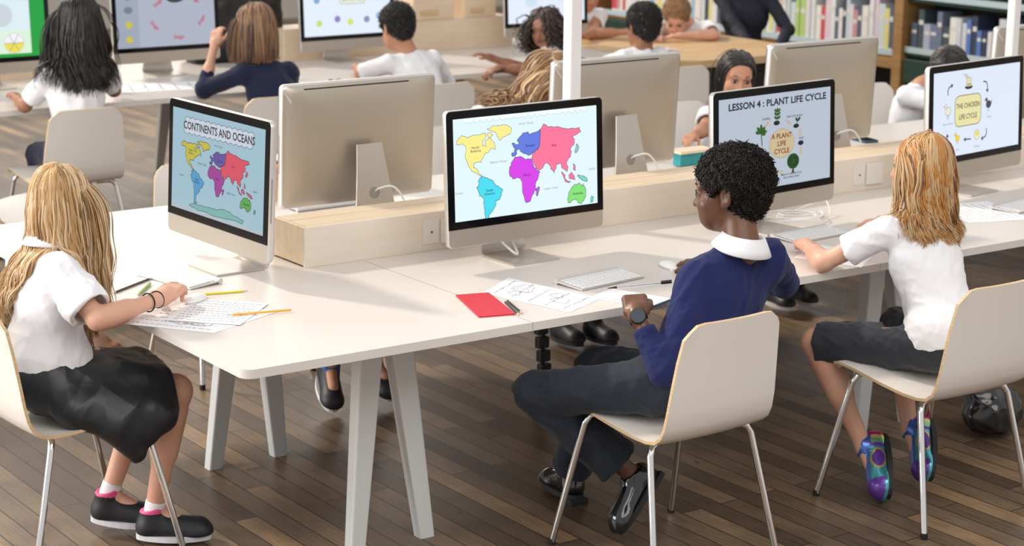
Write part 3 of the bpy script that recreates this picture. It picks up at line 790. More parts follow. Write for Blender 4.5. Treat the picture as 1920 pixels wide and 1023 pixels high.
def imac(x, y, rz, label, scr, cord=0, z=H, group='desktop computers'):
    r = make_imac(scr, back=(cord == 1)); r.location = (x, y, z); r.rotation_euler = (0, 0, rz)
    tag(r, label, 'computer', group)
    if cord == 1: cord_back(r, CORD)
    if cord == 2: cord_back(r, CORDF, .0045)
    return r
R_ = math.radians
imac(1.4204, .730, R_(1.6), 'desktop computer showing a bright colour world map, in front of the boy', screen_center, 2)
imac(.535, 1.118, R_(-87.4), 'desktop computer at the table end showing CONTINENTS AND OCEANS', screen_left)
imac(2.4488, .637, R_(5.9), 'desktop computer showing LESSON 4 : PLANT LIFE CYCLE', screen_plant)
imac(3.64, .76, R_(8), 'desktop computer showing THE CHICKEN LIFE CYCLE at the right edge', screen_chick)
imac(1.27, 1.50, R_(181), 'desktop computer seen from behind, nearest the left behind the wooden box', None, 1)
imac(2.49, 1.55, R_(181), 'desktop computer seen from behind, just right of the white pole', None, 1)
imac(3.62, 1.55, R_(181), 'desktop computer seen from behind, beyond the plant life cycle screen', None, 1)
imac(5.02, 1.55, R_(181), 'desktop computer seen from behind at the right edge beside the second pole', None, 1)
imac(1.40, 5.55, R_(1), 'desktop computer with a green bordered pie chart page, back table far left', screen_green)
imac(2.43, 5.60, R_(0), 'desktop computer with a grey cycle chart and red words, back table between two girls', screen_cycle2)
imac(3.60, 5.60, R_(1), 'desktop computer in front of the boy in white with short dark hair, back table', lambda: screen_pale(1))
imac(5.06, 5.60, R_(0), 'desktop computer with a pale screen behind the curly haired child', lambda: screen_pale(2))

# ------------------------------------------------------------ keyboards, mice
def make_keyboard():
    """local: x right, y away from the typist"""
    r = empty('keyboard'); W, D = .28, .13
    prof = [(-D/2, .0015), (-D/2, .0055), (D/2-.018, .0125), (D/2-.016, .016), (D/2-.006, .018), (D/2, .012), (D/2-.002, .003), (D/2-.012, .0012), (D/2-.02, .006), (-D/2+.01, .0018)]
    mb = MB(); mb.loft([[(-W/2, y, z) for y, z in prof], [(W/2, y, z) for y, z in prof]], ALU, smooth=False); mb.build('base_plate', r, bevel=.0008)
    MB().tube([(-W/2-.0005, D/2-.009, .009), (W/2+.0005, D/2-.009, .009)], .0093, ALU, 14).build('battery_tube', r)
    rows = [[1]*14, [1]*13+[1.5], [1.5]+[1]*13, [1.8]+[1]*11+[1.8], [2.3]+[1]*10+[2.3], [1, 1, 1, 1.25, 5, 1.25, 1, .95, .95, .95]]
    k0 = {}
    sl = math.atan2(.007, D-.018)
    for ri, row in enumerate(rows):
        tot = sum(row); u = (W-.012)/tot; x = -W/2+.006; y = D/2-.030-ri*.0182
        for w in row:
            kw = w*u-.003
            key = (round(kw, 4), ri == 0); hh = .009 if ri == 0 else .0152
            if key not in k0:
                o = MB().box((0, 0, 0), (kw, hh, .003), KEYWHITE).build('key', r, bevel=.0008); k0[key] = o.data
            else:
                o = link('key', k0[key], r)
            o.location = (x+w*u/2, y, .0055+.0022+(y+D/2)*.0632); o.rotation_euler = (sl, 0, 0); x += w*u
    return r
KB = make_keyboard(); KB.location = (1.4418, .310, H); KB.rotation_euler = (0, 0, R_(7)); tag(KB, 'slim aluminium and white keyboard in front of the world map screen', 'keyboard', 'slim keyboards')
def kb(x, y, rz, label):
    k = copy_tree(KB); k.location = (x, y, H); k.rotation_euler = (0, 0, R_(rz)); tag(k, label, 'keyboard', 'slim keyboards')
kb(.318, 1.055, -78, 'slim white keyboard beside the blonde girl at the table end')
kb(2.505, .450, 4, 'slim white keyboard under the hands of the girl with wavy blonde hair')
kb(3.58, .40, 10, 'slim white keyboard at the right edge below the chicken life cycle screen')
kb(1.30, 1.86, 182, 'slim white keyboard behind the wooden box, left of centre')
def mouse(x, y, rz, label):
    r = empty('computer_mouse', (x, y, H), R_(rz), label, 'mouse', 'computer mice'); S = SDF(.002)
    S.ell((0, 0, .004), (.028, .056, .018), k=.004); S.half((0, 0, .004), (0, 0, -1), .08); sdf_obj('mouse_shell', S, WHITE_PL, r)
    MB().prism([(.9*.026*math.cos(a*PI/12), .95*.054*math.sin(a*PI/12)) for a in range(24)], 0, .005, ALU).build('mouse_base', r)
mouse(1.757, .335, -12, 'white mouse under the right hand of the boy in navy')
mouse(.235, .770, -55, 'white mouse under the hand of the blonde girl at the table end')

# ------------------------------------------------------------ papers, pencils and small things
def paper(name, corners, label, cat='paper', z=H, th=.0006, lines=0, seed=0, group=None, curl=0.):
    c = np.mean(np.array(corners), 0); r = empty(name, (c[0], c[1], z), 0, label, cat, group)
    Q = [(p[0]-c[0], p[1]-c[1]) for p in corners]; rs = random.Random(seed)
    n = 8; V = []; Fs = []
    for i in range(n+1):
        for j in range(n+1):
            u, v = i/n, j/n; a = np.array(Q[0])*(1-u)*(1-v)+np.array(Q[1])*u*(1-v)+np.array(Q[2])*u*v+np.array(Q[3])*(1-u)*v
            zz = th+curl*(max(0, u-.6)/.4)**2*.02+.0004*math.sin(u*5+v*4)**2; V.append((a[0], a[1], zz))
    for i in range(n):
        for j in range(n): k = i*(n+1)+j; Fs.append((k, k+n+1, k+n+2, k+1))
    m = len(V); V2 = V+[(x, y, z2-.0005) for x, y, z2 in V]
    mb = MB(); mb.add(V2, Fs+[tuple(m+q for q in f)[::-1] for f in Fs], PAPER, True); mb.build('sheet', r)
    if lines:
        mb = MB(); A = np.array(Q)
        def pt(u, v):
            a = A[0]*(1-u)*(1-v)+A[1]*u*(1-v)+A[2]*u*v+A[3]*(1-u)*v
            zz = th+curl*(max(0, u-.6)/.4)**2*.02+.0004*math.sin(u*5+v*4)**2; return (a[0], a[1], zz+.0007)
        for l in range(lines):
            v = .1+.8*l/max(lines-1, 1); u = .08
            while u < .9:
                L = rs.uniform(.02, .07); seg = [pt(u+L*k/5, v+rs.uniform(-.012, .012)) for k in range(6)]
                mb.tube(seg, .0007, INK, 3); u += L+rs.uniform(.01, .03)
        if lines == 7 or seed == 5:
            for _ in range(5):
                cu, cv = rs.uniform(.3, .7), rs.uniform(.25, .75); ru, rv = rs.uniform(.08, .2), rs.uniform(.06, .16)
                mb.tube([pt(cu+ru*math.cos(a*PI/8), cv+rv*math.sin(a*PI/8)*(1+.3*math.sin(a))) for a in range(17)], .0009, INK, 3)
        mb.build('writing', r)
    return r
paper('paper_sheet', [(-.076, .650), (.107, .396), (.392, .520), (.20, .770)], 'white worksheet under the forearm of the blonde girl at the table end', lines=7, seed=1, group='worksheets')
paper('paper_sheet', [(.05, .60), (.21, .43), (.405, .614), (.25, .790)], 'white worksheet with writing beneath the orange pencil', z=H+.002, lines=9, seed=2, group='worksheets')
paper('paper_sheet', [(1.219, .502), (1.035, .378), (1.115, .034), (1.30, .120)], 'white sheet with a pen drawing beside the red notebook', lines=5, seed=5, group='worksheets')
paper('paper_sheet', [(3.27, .62), (3.17, .30), (3.42, .22), (3.55, .55)], 'white worksheet at the right edge beside the far keyboard', lines=8, seed=6, group='worksheets')
paper('paper_sheet', [(2.42, .345), (2.21, .22), (2.30, -.01), (2.50, .12)], 'blank white sheet under the elbow of the girl with wavy blonde hair', seed=9, group='worksheets')
# notebook under the boy's hand
nb = empty('spiral_notebook', (1.375, .060, H), R_(20), 'white spiral notebook under the fist of the boy in navy', 'notebook')
MB().box((0, 0, .004), (.125, .215, .008), PAPER).build('pages', nb, bevel=.001)
mbx = MB()
for i in range(24): mbx.tube([(-.064+.006*math.cos(a*PI/4), -.10+i*.0087, .005+.006*math.sin(a*PI/4)) for a in range(9)], .0008, CHROME, 4, False)
mbx.build('wire_binding', nb)
MB().box((0, -.106, .003), (.127, .004, .007), mat('notebook_teal', (.12, .25, .27), .5)).build('cover_edge', nb)
# red notebook
A = [(.941, .392), (.850, .130), (.962, .100), (1.046, .363)]; c = np.mean(A, 0)
red = empty('red_notebook', (c[0], c[1], H), 0, 'thin red notebook lying near the table edge', 'notebook')
RED = mat('red_cover', (.62, .018, .04), .45, bump=(180, .15, .001))
MB().prism([(x-c[0], y-c[1]) for x, y in A], .0008, .0045, RED).build('front_cover', red, bevel=.002)
MB().prism([(x-c[0], y-c[1]) for x, y in [(.94, .388), (.853, .134), (.960, .104), (1.042, .360)]], 0, .0010, mat('red_dark', (.25, .01, .02), .5)).build('back_cover', red)
def pencil(name, a, b, col, label, cat='pencil', r=.0036, z=H, tip=(.75, .55, .35), lead=(.05, .05, .05), metal=False, group='pencils and pens'):
    a = np.array(a+(0,), float); b = np.array(b+(0,), float); d = b-a; L = np.linalg.norm(d); root = empty(name, (a[0], a[1], z+r), math.atan2(d[1], d[0]), label, cat, group)
    MB().tube([(.018, 0, 0), (L, 0, 0)], r, mat('col_%s' % name+str(abs(hash(label)) % 999), col, .35, coat=.3), 6).build('barrel', root)
    MB().tube([(.004, 0, 0), (.018, 0, 0)], [r*.25, r], mat('pencil_tip_wood', tip, .6), 6).build('tip', root)
    MB().tube([(0, 0, 0), (.005, 0, 0)], [r*.05, r*.32], mat('pencil_lead', lead, .5), 6).build('lead', root)
    if metal: MB().tube([(L-.001, 0, 0), (L+.010, 0, 0)], r*1.05, CHROME, 10).build('end_cap', root)
    return root
pencil('pencil', (.225, .537), (.414, .491), (.85, .42, .06), 'orange pencil on the worksheet at the table end', z=H+.004)
pencil('pencil', (.425, .788), (.270, .828), (.85, .75, .03), 'yellow pencil beside the mouse of the blonde girl', metal=True)
pencil('pencil', (.056, .983), (.233, 1.098), (.06, .03, .02), 'dark brown pencil with silver band left of the keyboard', metal=True)
pencil('pencil', (.110, .915), (.208, 1.036), (.25, .42, .03), 'short green crayon next to the dark brown pencil', r=.005)
pencil('pencil', (.14, .88), (.22, .93), (.60, .12, .10), 'red pencil half hidden behind the wrist of the blonde girl')
pencil('pencil', (.962, .080), (1.02, .235), (.02, .02, .02), 'black pen with pale tip beside the red notebook, nearer of the two')
pencil('pencil', (.982, .092), (1.035, .245), (.015, .015, .015), 'black pen between the red notebook and the drawing')
er = empty('eraser', (.284, 1.593, H), R_(-8), 'small red eraser on the white table behind the girl at the table end', 'eraser')
MB().box((0, 0, .010), (.045, .018, .020), mat('eraser_red', (.55, .02, .06), .5)).build('eraser_block', er, bevel=.002)
MB().box((0, 0, .0012), (.046, .019, .0022), WHITE_PL).build('eraser_base', er)
# coiled white cable near the right-hand girl
cb = empty('white_cable', (2.66, .70, H), 0, 'white cable lying in loose coils beside the plant life cycle computer', 'cable')
pts = []
for i in range(90):
    a = i*.28; rr = .085+.03*math.sin(i*.21)+.02*math.sin(i*.07); pts.append((rr*1.25*math.cos(a)+.02*math.sin(i*.1), rr*math.sin(a), .004+.0035*(i % 22)/4.+.006*abs(math.sin(i*.05))))
pts += [(.12, -.06, .01), (.16, -.02, .03), (.17, .02, .055), (.13, .06, .03), (.08, .09, .006)]
MB().tube(spl(pts, 3), .0032, WHITE_PL, 6).build('cable_coil', cb)
# phone and teal book on the far side
ph = empty('phone', (4.18, 1.86, H), R_(-10), 'dark blue phone lying beyond the plant life cycle screen', 'phone')
MB().box((0, 0, .006), (.075, .14, .012), mat('phone_blue', (.03, .07, .11), .3)).build('phone_body', ph, bevel=.004)
MB().box((0, 0, .0125), (.068, .13, .001), BLACK_GLASS).build('phone_screen', ph)
tb = empty('teal_book', (3.08, 1.79, H), 0, 'teal box standing on the table in front of the dark haired girl', 'box')
MB().box((0, 0, .030), (.16, .05, .052), mat('teal', (.03, .32, .36), .5)).build('teal_side', tb, bevel=.002)
MB().box((0, 0, .065), (.19, .09, .012), BIRCH).build('lid', tb, bevel=.002)
# things on the back table
for i, (x, y, w, h, lab) in enumerate(((4.35, 5.86, .30, .30, 'plain wooden storage box on the back table, the wider left one'), (4.70, 5.86, .24, .32, 'plain wooden storage box on the back table, right of its pair'))):
    b_ = empty('wooden_box', (x, y, H+.192), 0, lab, 'box', 'wooden boxes on the back table')
    MB().box((0, 0, h/2), (w, .18, h), BIRCH).build('box_body', b_, bevel=.004)
    MB().box((-w*.12, -.094, .045), (w*.45, .006, .03), BEECH_EDGE).build('handle', b_, bevel=.002)
dk = empty('black_bag', (3.05, 5.98, H), 0, 'black bag standing on the back table left of the pale screen', 'bag')
S = SDF(.012); S.box((0, 0, .20), (.30, .12, .20), rd=.05); S.ell((0, -.1, .12), (.2, .05, .1), k=.04); sdf_obj('bag_body', S, BLACK, dk, (.006, .5, 3))
MB().tube([(-.08, 0, .39), (-.06, 0, .45), (.06, 0, .45), (.08, 0, .39)], .01, BLACK, 8).build('bag_handle', dk)
wr_ = empty('white_eraser', (2.98, 5.42, H), R_(5), 'white block lying beside the black bag on the back table', 'eraser')
MB().box((0, 0, .012), (.10, .03, .024), WHITE_PL).build('eraser_block', wr_, bevel=.005)
paper('paper_sheet', [(1.95, 5.35), (1.85, 5.05), (2.35, 4.95), (2.45, 5.25)], 'loose worksheets on the back table right of the long haired girl', lines=6, seed=12, group='worksheets')
pg = empty('picture_book', (5.55, 5.05, .72), R_(15), 'open white book on the beech table under the fair haired boy', 'book')
for sx in (-1, 1): MB().box((sx*.075, 0, .008), (.148, .20, .012), PAPER, np.array([[math.cos(.12), 0, sx*math.sin(.12)], [0, 1, 0], [-sx*math.sin(.12), 0, math.cos(.12)]])).build('page', pg, bevel=.001)

# plastic bag on the floor at the right edge
S = SDF(.006); S.ell((0, 0, .095), (.115, .10, .10)); S.ell((-.03, .03, .19), (.06, .05, .06), k=.05); S.cap((0, 0, .2), (-.05, .03, .27), .03, .015, k=.03); S.half((0, 0, .004), (0, 0, -1), .3)
gb = empty('plastic_bag', (3.03, .02, 0), 0, 'crumpled shiny black plastic bag on the floor at the right edge', 'bag')
sdf_obj('bag_body', S, mat('bag_plastic', (.008, .008, .009), .18, coat=.6), gb, (.012, .55, 5))
MB().tube(spl([(-.05, .03, .26), (-.09, .01, .33), (-.02, -.01, .33), (.0, 0, .24)]), .006, MATS['bag_plastic'], 6).build('bag_handle', gb)

# ============================================================ BOOKCASE (runs along Y at x = 8.5, faces -X)
bc = empty('bookcase', (8.5, 7.0, 0), 0, 'tall wooden bookcase filled with books along the right background', 'bookcase')
GREEN = mat('dark_green_shelf', (.012, .045, .03), .4); RAIL = mat('label_rail', (.50, .62, .66), .25); CASE_SHADE = mat('case_shade', (.015, .012, .01), .8)  # near-black back panel colour stands for shade behind the books
for yy, w in ((5.78, .09), (9.6, .07), (2.3, .07)): MB().box((.14, yy-7, 1.2), (.34, w, 2.4), OAK).build('upright', bc, bevel=.003)
MB().box((.33, -1.0, 1.2), (.02, 7.2, 2.4), CASE_SHADE).build('back_panel', bc)
for (y0, y1, zs) in ((5.83, 9.56, (.42, .92)), (2.34, 5.73, (.46, .86))):
    for z in zs:
        MB().box((.16, (y0+y1)/2-7, z-.012), (.30, y1-y0, .022), OAK if y0 > 5 and z < .5 else GREEN).build('shelf', bc, bevel=.002)
        MB().box((-.004, (y0+y1)/2-7, z+.028), (.006, y1-y0-.02, .045), RAIL).build('label_rail', bc)
MB().box((.0, 6.1-7, .37), (.05, .55, .075), OAK).build('shelf_edge', bc, bevel=.003)
for (y0, y1, z0, z1) in ((6.45, 9.5, .24, .39), (4.3, 5.72, .24, .42)): MB().box((.12, (y0+y1)/2-7, (z0+z1)/2), (.28, y1-y0, z1-z0), GREEN).build('drawer_box', bc, bevel=.006)
for yy in (6.9, 7.6, 5.35): MB().box((-.024, yy-7, .33), (.004, .22, .05), mat('label_grey', (.30, .38, .40), .5)).build('label', bc)
rb = random.Random(11)
PAL = [(.78, .80, .80), (.70, .74, .74), (.82, .80, .74), (.55, .66, .70), (.80, .76, .76), (.62, .70, .72), (.74, .70, .78), (.05, .06, .09), (.10, .13, .20), (.30, .50, .62), (.45, .62, .20), (.10, .35, .20), (.75, .70, .25), (.05, .30, .62), (.62, .08, .10), (.60, .30, .32), (.72, .60, .70)]
PALR = [(.10, .13, .20), (.05, .06, .10), (.16, .20, .30), (.42, .46, .58), (.60, .64, .70), (.45, .30, .34), (.52, .03, .14), (.72, .72, .76), (.04, .05, .09), (.10, .20, .50), (.62, .62, .62), (.80, .78, .74), (.06, .09, .10)]
BN = ['white', 'pale grey', 'cream', 'grey blue', 'pale pink', 'pale teal', 'lilac', 'black', 'navy', 'sky blue', 'lime green', 'dark green', 'yellow', 'bright blue', 'red', 'dusty red', 'mauve']
BNR = ['navy', 'black', 'slate blue', 'grey blue', 'pale blue', 'plum', 'crimson', 'white', 'black', 'royal blue', 'light grey', 'cream', 'charcoal']
bookm = {}
def book(y, z, w, h, d, col, cname, label):
    if (w, h, d, col) not in bookm:
        r = MB(); m = mat('book_%02d%02d%02d' % tuple(int(99*c) for c in col), col, .45)
        r.box((d/2, 0, h/2), (d, w, h), m); r.box((d/2+.002, 0, h/2), (d-.002, w-.006, h+.0005-.008), PAPER)
        r.box((-.0006, 0, h*.72), (.001, w*.8, h*.10), flat('spine_pale', (.7, .7, .66)))
        r.box((-.0008, 0, h*.10), (.001, w*.9, h*.09), flat('spine_white', (.8, .8, .8)))
        o = r.build('book'); bookm[(w, h, d, col)] = o.data
    else: o = link('book', bookm[(w, h, d, col)])
    o.location = (8.5+.012, y, z); tag(o, label, 'book', 'books in the bookcase'); return o
fixed = {0: 11, 3: 14, 5: 14, 7: 13, 9: 15}
nb_ = 0
for (y0, y1, z, pal, names, side) in ((5.86, 9.3, .42, PAL, BN, 'left of the middle upright'), (4.05, 5.70, .46, PALR, BNR, 'right of the middle upright')):
    y = y1-.02; prev = None
    while y > y0+.04:
        w = round(rb.choice([.036, .046, .054, .064, .04]), 3); h = round(rb.choice([.31, .35, .38, .41, .43]) if side[0] == 'l' else rb.choice([.23, .27, .30, .33]), 3)
        i = rb.randrange(len(pal))
        if side[0] == 'l' and rb.random() < .35: i = rb.randrange(6)
        if side[0] == 'l': q = 'toward the far end' if y > 7.6 else ('above the dark green boxes' if y > 6.6 else 'close to the upright')
        else: q = 'close to the upright' if y > 5.25 else 'behind the right pole'
        size = 'tall' if h > (.36 if side[0] == 'l' else .28) else 'short'
        book(y-w/2, z, w, h, .2, pal[i], names[i], '%s %s book, %s, %s' % (size, names[i], side, q)); y -= w+rb.choice([.001, .002, .001, .012]); nb_ += 1
# ============================================================ PEOPLE
def skin(name, c, c2, rough=.45): return mat(name, c, rough, sss=.08, spec=.4, bump=(350, .08, .0006), vary=((1, 1, 1), c2, 9))
SK_DARK = skin('skin_dark_brown', (.125, .055, .032), (.165, .075, .043), .36)
SK_FAIR = skin('skin_fair', (.72, .42, .30), (.66, .35, .25))
SK_TAN = skin('skin_tan', (.56, .29, .18), (.48, .23, .14))
SK_BROWN = skin('skin_brown', (.36, .17, .10), (.30, .13, .075))
LIP_F = mat('lip_fair', (.55, .20, .17), .4); LIP_D = mat('lip_dark', (.16, .05, .045), .4)
def cloth(name, c, rough=.85, sheen=.2, b=(900, .25, .0006)): return mat(name, c, rough, spec=.25, sheen=sheen, bump=b)
C_WHITE = cloth('white_cotton', (.83, .83, .87)); C_WHITE2 = cloth('white_jersey', (.80, .81, .86))
C_NAVY = cloth('navy_knit', (.012, .018, .088), .9, .08, (1400, .5, .001)); C_NAVYD = cloth('navy_cotton', (.010, .014, .045))
C_TROU = cloth('charcoal_wool', (.020, .026, .040), .8, .12, (1100, .3, .0006)); C_SHORT = cloth('dark_twill', (.028, .031, .042))
C_SKIRT = mat('black_satin_cotton', (.010, .013, .018), .38, spec=.5, sheen=.05, bump=(700, .12, .0005)); C_BLACK = cloth('black_cotton', (.012, .012, .016))
SHOE_BLK = mat('patent_black', (.006, .006, .008), .12, coat=.8); SHOE_FAB = mat('sneaker_black', (.014, .014, .020), .5)
SOLE_W = mat('sole_white', (.70, .70, .74), .5); SOLE_B = mat('sole_black', (.015, .015, .018), .6)
def hairm(name, c, rough=.38): return mat(name, c, rough, spec=.45, sheen=.1)
H_BLOND = [hairm('hair_blonde_pale', (.68, .50, .30)), hairm('hair_blonde_gold', (.52, .31, .13)), hairm('hair_blonde_dark', (.27, .14, .055))]
H_HONEY = [hairm('hair_honey_pale', (.56, .37, .19)), hairm('hair_honey', (.50, .22, .05)), hairm('hair_honey_brown', (.19, .075, .022))]
H_BROWN = [hairm('hair_brown_light', (.30, .17, .09)), hairm('hair_brown', (.17, .085, .042)), hairm('hair_brown_dark', (.07, .034, .020))]
H_BLACK = [hairm('hair_black_soft', (.022, .015, .013), .32), hairm('hair_black', (.010, .007, .007), .32), hairm('hair_black_deep', (.005, .004, .004), .3)]
H_AFRO = [mat('hair_coil', (.006, .0045, .004), .6, spec=.25), mat('hair_coil_light', (.014, .010, .009), .5, spec=.4)]
H_CURL = [hairm('hair_curl_dark', (.022, .012, .010), .4), hairm('hair_curl', (.05, .026, .018), .4)]
H_SAND = [hairm('hair_sand', (.42, .24, .12)), hairm('hair_sand_dark', (.25, .13, .06))]

def A3(*p): return np.array(p, float)
def hand(S, wr, fwd, up, side, curl=(.35, .35, .3, .35), spread=.08, sc=.85, thumb=.6, bend=None):
    """side +1: thumb toward +right of the hand frame; up: back of the hand"""
    F = nrm(fwd); U = nrm(np.array(up, float)-F*np.dot(up, F)); Rt = nrm(np.cross(F, U))
    R = np.stack([Rt, F, U], 1); wr = A3(*wr)
    S.cap(wr-F*.012, wr+F*.02*sc, .021*sc, .024*sc, k=.015)
    S.box(wr+F*.042*sc, A3(.034, .038, .0125)*sc, R, rd=.011*sc, k=.012)
    S.ell(wr+F*.03*sc+Rt*side*.02*sc-U*.005, A3(.018, .03, .014)*sc, R, k=.01)
    lens = (.062, .070, .065, .050)
    for i in range(4):
        off = (.0265-.0177*i)*side
        p = wr+F*(.076-.003*abs(i-1)**1.5)*sc+Rt*off*sc; a0 = -spread*(i-1.5)*side
        d = nrm(F*math.cos(a0)-Rt*math.sin(a0)*1.0) if side > 0 else nrm(F*math.cos(a0)-Rt*math.sin(a0))
        c = curl[i]; up_ = U; r = .0082*sc
        for j, (fl, cc) in enumerate(((.46, .7), (.30, 1.1), (.24, .8))):
            th = c*cc; d2 = nrm(d*math.cos(th)-up_*math.sin(th)); up_ = nrm(up_*math.cos(th)+d*math.sin(th)); d = d2
            q = p+d*lens[i]*fl*sc; S.cap(p, q, r, r*.90, k=.0035); p = q; r *= .90
    p = wr+F*.018*sc+Rt*side*.024*sc-U*.004
    d = nrm(F*(.75)+Rt*side*thumb-U*.18)
    for L, r0, r1, t in ((.036, .0125, .0098, .0), (.030, .0096, .0088, -.35), (.024, .0086, .0070, -.3)):
        d = nrm(d*math.cos(t)+Rt*side*math.sin(t)-U*.05); q = p+d*L*sc; S.cap(p, q, r0*sc, r1*sc, k=.006); p = q
def head(S, c, R, s=1., neckb=None, nr=.044, ears=True, face=True):
    L = lambda x, y, z: c+R @ (A3(x, y, z)*s)
    e = lambda x, y, z, r, k=.02, sub=False: S.ell(L(x, y, z), A3(*r)*s, R, k*s, sub)
    if neckb is not None: S.cap(L(0, -.022, -.045), neckb, nr*s, (nr+.008)*s, k=.03)
    e(0, -.014, .030, (.073, .088, .074)); e(0, .028, -.030, (.056, .058, .068), .03)
    e(0, .048, -.084, (.030, .026, .020), .03); e(.033, .048, -.082+.02, (.024, .028, .026), .03); e(-.033, .048, -.062, (.024, .028, .026), .03)
    e(0, .062, .030, (.045, .022, .030), .02)
    if face:
        for sx in (-1, 1):
            e(sx*.036, .058, -.030, (.023, .022, .020), .02)
            S.cap(L(sx*.012, .082, .020), L(sx*.045, .070, .019), .009*s, .007*s, k=.012*s)
            e(sx*.030, .090, .002, (.016, .014, .010), .012, True)
            e(sx*.030, .070, .001, (.0155, .0150, .0125), .004)
            e(sx*.011, .084, -.036, (.009, .009, .0075), .008)
        S.cap(L(0, .078, .010), L(0, .098, -.031), .0065*s, .0095*s, k=.010*s)
        S.cap(L(-.015, .080, -.0565), L(.015, .080, -.0565), .0062*s, k=.006*s); S.cap(L(-.013, .079, -.0665), L(.013, .079, -.0665), .0072*s, k=.006*s)
        S.cap(L(-.019, .088, -.0612), L(.019, .088, -.0612), .0018*s, k=.003*s, sub=True)
    if ears:
        for sx in (-1, 1):
            RE = R @ np.array([[math.cos(.35*sx), -math.sin(.35*sx), 0], [math.sin(.35*sx), math.cos(.35*sx), 0], [0, 0, 1.]])
            S.ell(L(sx*.0765, -.012, -.004), A3(.0075, .019, .030)*s, RE, .006*s)
            S.ell(L(sx*.072, -.006, -.026), A3(.007, .011, .012)*s, R, .006*s)
            S.ell(L(sx*.0845, -.011, .001), A3(.0055, .0105, .019)*s, RE, .004*s, True)
def ik(a, b, l1, l2, pole):
    a, b = A3(*a), A3(*b); d = b-a; L = np.linalg.norm(d); L2 = min(L, (l1+l2)*.995); d = d/L
    x = (l1*l1-l2*l2+L2*L2)/(2*L2); h = math.sqrt(max(l1*l1-x*x, 1e-6)); p = np.array(pole, float); p = nrm(p-d*(p @ d))
    return a+d*x+p*h, a+d*L2
def torso_prims(S, J, g=0., k=.05, low=True):
    """trunk volume grown by g"""
    up = nrm(J['nk']-J['pel']); rt = nrm(J['shR']-J['shL']); fw = nrm(np.cross(up, rt)); rt = np.cross(fw, up); R = np.stack([rt, fw, up], 1)
    mid = (J['shL']+J['shR'])/2; w = np.linalg.norm(J['shR']-J['shL'])/2; ln = np.linalg.norm(J['nk']-J['pel'])
    b = J.get('bulk', 1.)
    if low: S.ell(J['pel'], A3(.118*b+g, .088*b+g, .085+g), R, k)
    S.ell(J['pel']*.62+mid*.38+fw*.0, A3(.104*b+g, .078*b+g, .12+g), R, k)
    S.ell(J['pel']*.25+mid*.75-up*.02, A3(w*.93+g, .086*b+g, .125+g), R, k)
    S.cap(J['shL']+rt*.01, J['shR']-rt*.01, .036+g, k=k)
    S.ell(mid*.5+J['nk']*.5-up*.01, A3(w*.55+g*.6, .045+g*.6, .035+g*.4), R, k)
    return R
def body(J, sk, res, hands=(None, None), lipm=None, face=True, legs=True, ears=True):
    S = SDF(res); torso_prims(S, J, -.006)
    hs = J.get('hs', 1.); head(S, J['hc'], J['HR'], hs, J['nk'], face=face, ears=ears)
    for s, sd in (('L', -1), ('R', 1)):
        sh, el, wr = J['sh'+s], J['el'+s], J['wr'+s]
        S.cap(sh, el, .037, .029, k=.03); S.cap(el, wr, .0295, .0205, k=.015)
        m = el*.72+wr*.28; a = nrm(wr-el); S.cap(m-a*.03, m+a*.04, .031, .026, k=.03)
        h = hands[0 if s == 'L' else 1]
        if h: hand(S, wr, h[0], h[1], (1 if s == 'L' else -1), **(h[2] if len(h) > 2 else {}))
        else: hand(S, wr, wr-el, (0, 0, 1), (1 if s == 'L' else -1))
        if legs:
            hp, kn, an = J['hip'+s], J['kn'+s], J['an'+s]
            S.cap(hp, kn, .066, .046, k=.05); S.cap(kn, an, .044, .027, k=.02)
            m = kn*.7+an*.3; a = nrm(an-kn); bk = nrm(np.cross(np.cross(kn-hp, a), a))
            S.cap(m-a*.05+bk*.008, m+a*.07+bk*.006, .043, .034, k=.04)
            S.ell(kn, A3(.046, .046, .046), None, .02)
            t = J['toe'+s]; S.cap(an, an+(t-an)*.45, .024, .020, k=.02)
    return S
def finish_body(root, S, J, sk, lipm=None):
    V, Fq = S.mesh(); mi = None; mats = [sk]
    if lipm is not None:
        C = (V[Fq].mean(1)-J['hc']) @ J['HR']/J.get('hs', 1.)
        lip = (np.abs(C[:, 0])/.021)**2+((C[:, 2]+.0615)/.0125)**2 < 1
        mi = (lip & (C[:, 1] > .070)).astype(int); mats = [sk, lipm]
    return link('body', arr_mesh('body', V, Fq, mats, mi), root)
def eyes(root, J, brow, both=True):
    s = J.get('hs', 1.); L = lambda x, y, z: J['hc']+J['HR'] @ (A3(x, y, z)*s)
    for sx in (-1, 1):
        mb = MB(); R = J['HR']
        prof = [(.0002, -1)]+[(math.cos(a*PI/16), math.sin(a*PI/16)) for a in range(-7, 8)]+[(.0002, 1)]
        Rz = R @ np.array([[1, 0, 0], [0, 0, 1], [0, -1, 0.]])
        mb.lathe([(r*.0112*s, z*.0112*s) for r, z in prof], L(sx*.0300, .0748, .001), EYEW, 16, R=Rz)
        mb.lathe([(.0078*s, -.0004), (.0070*s, .0014*s), (.0002, .002*s)], L(sx*.0300, .0852, .000), EYED, 14, R=R @ np.array([[1, 0, 0], [0, 0, 1], [0, -1, 0.]]))
        mb.build('eye', root)
        # upper lid and lashes
        pts = [L(sx*.030+.0145*math.cos(a), .0868-.006*abs(math.cos(a))**2, .0015+.0085*math.sin(a)) for a in np.linspace(.1, PI-.1, 9)]
        MB().tube(pts, [.0006*s]+[.0017*s]*7+[.0006*s], EYED, 5).build('eyelashes', root)
        pts = [L(sx*(.014+.030*t), .0895-.012*t*t, .0225+.006*math.sin(t*2.6)) for t in np.linspace(0, 1, 8)]
        MB().tube(pts, [.0014*s, .0026*s, .0030*s, .0030*s, .0026*s, .0022*s, .0016*s, .0006*s], brow, 5, flat_=.7).build('eyebrow', root)
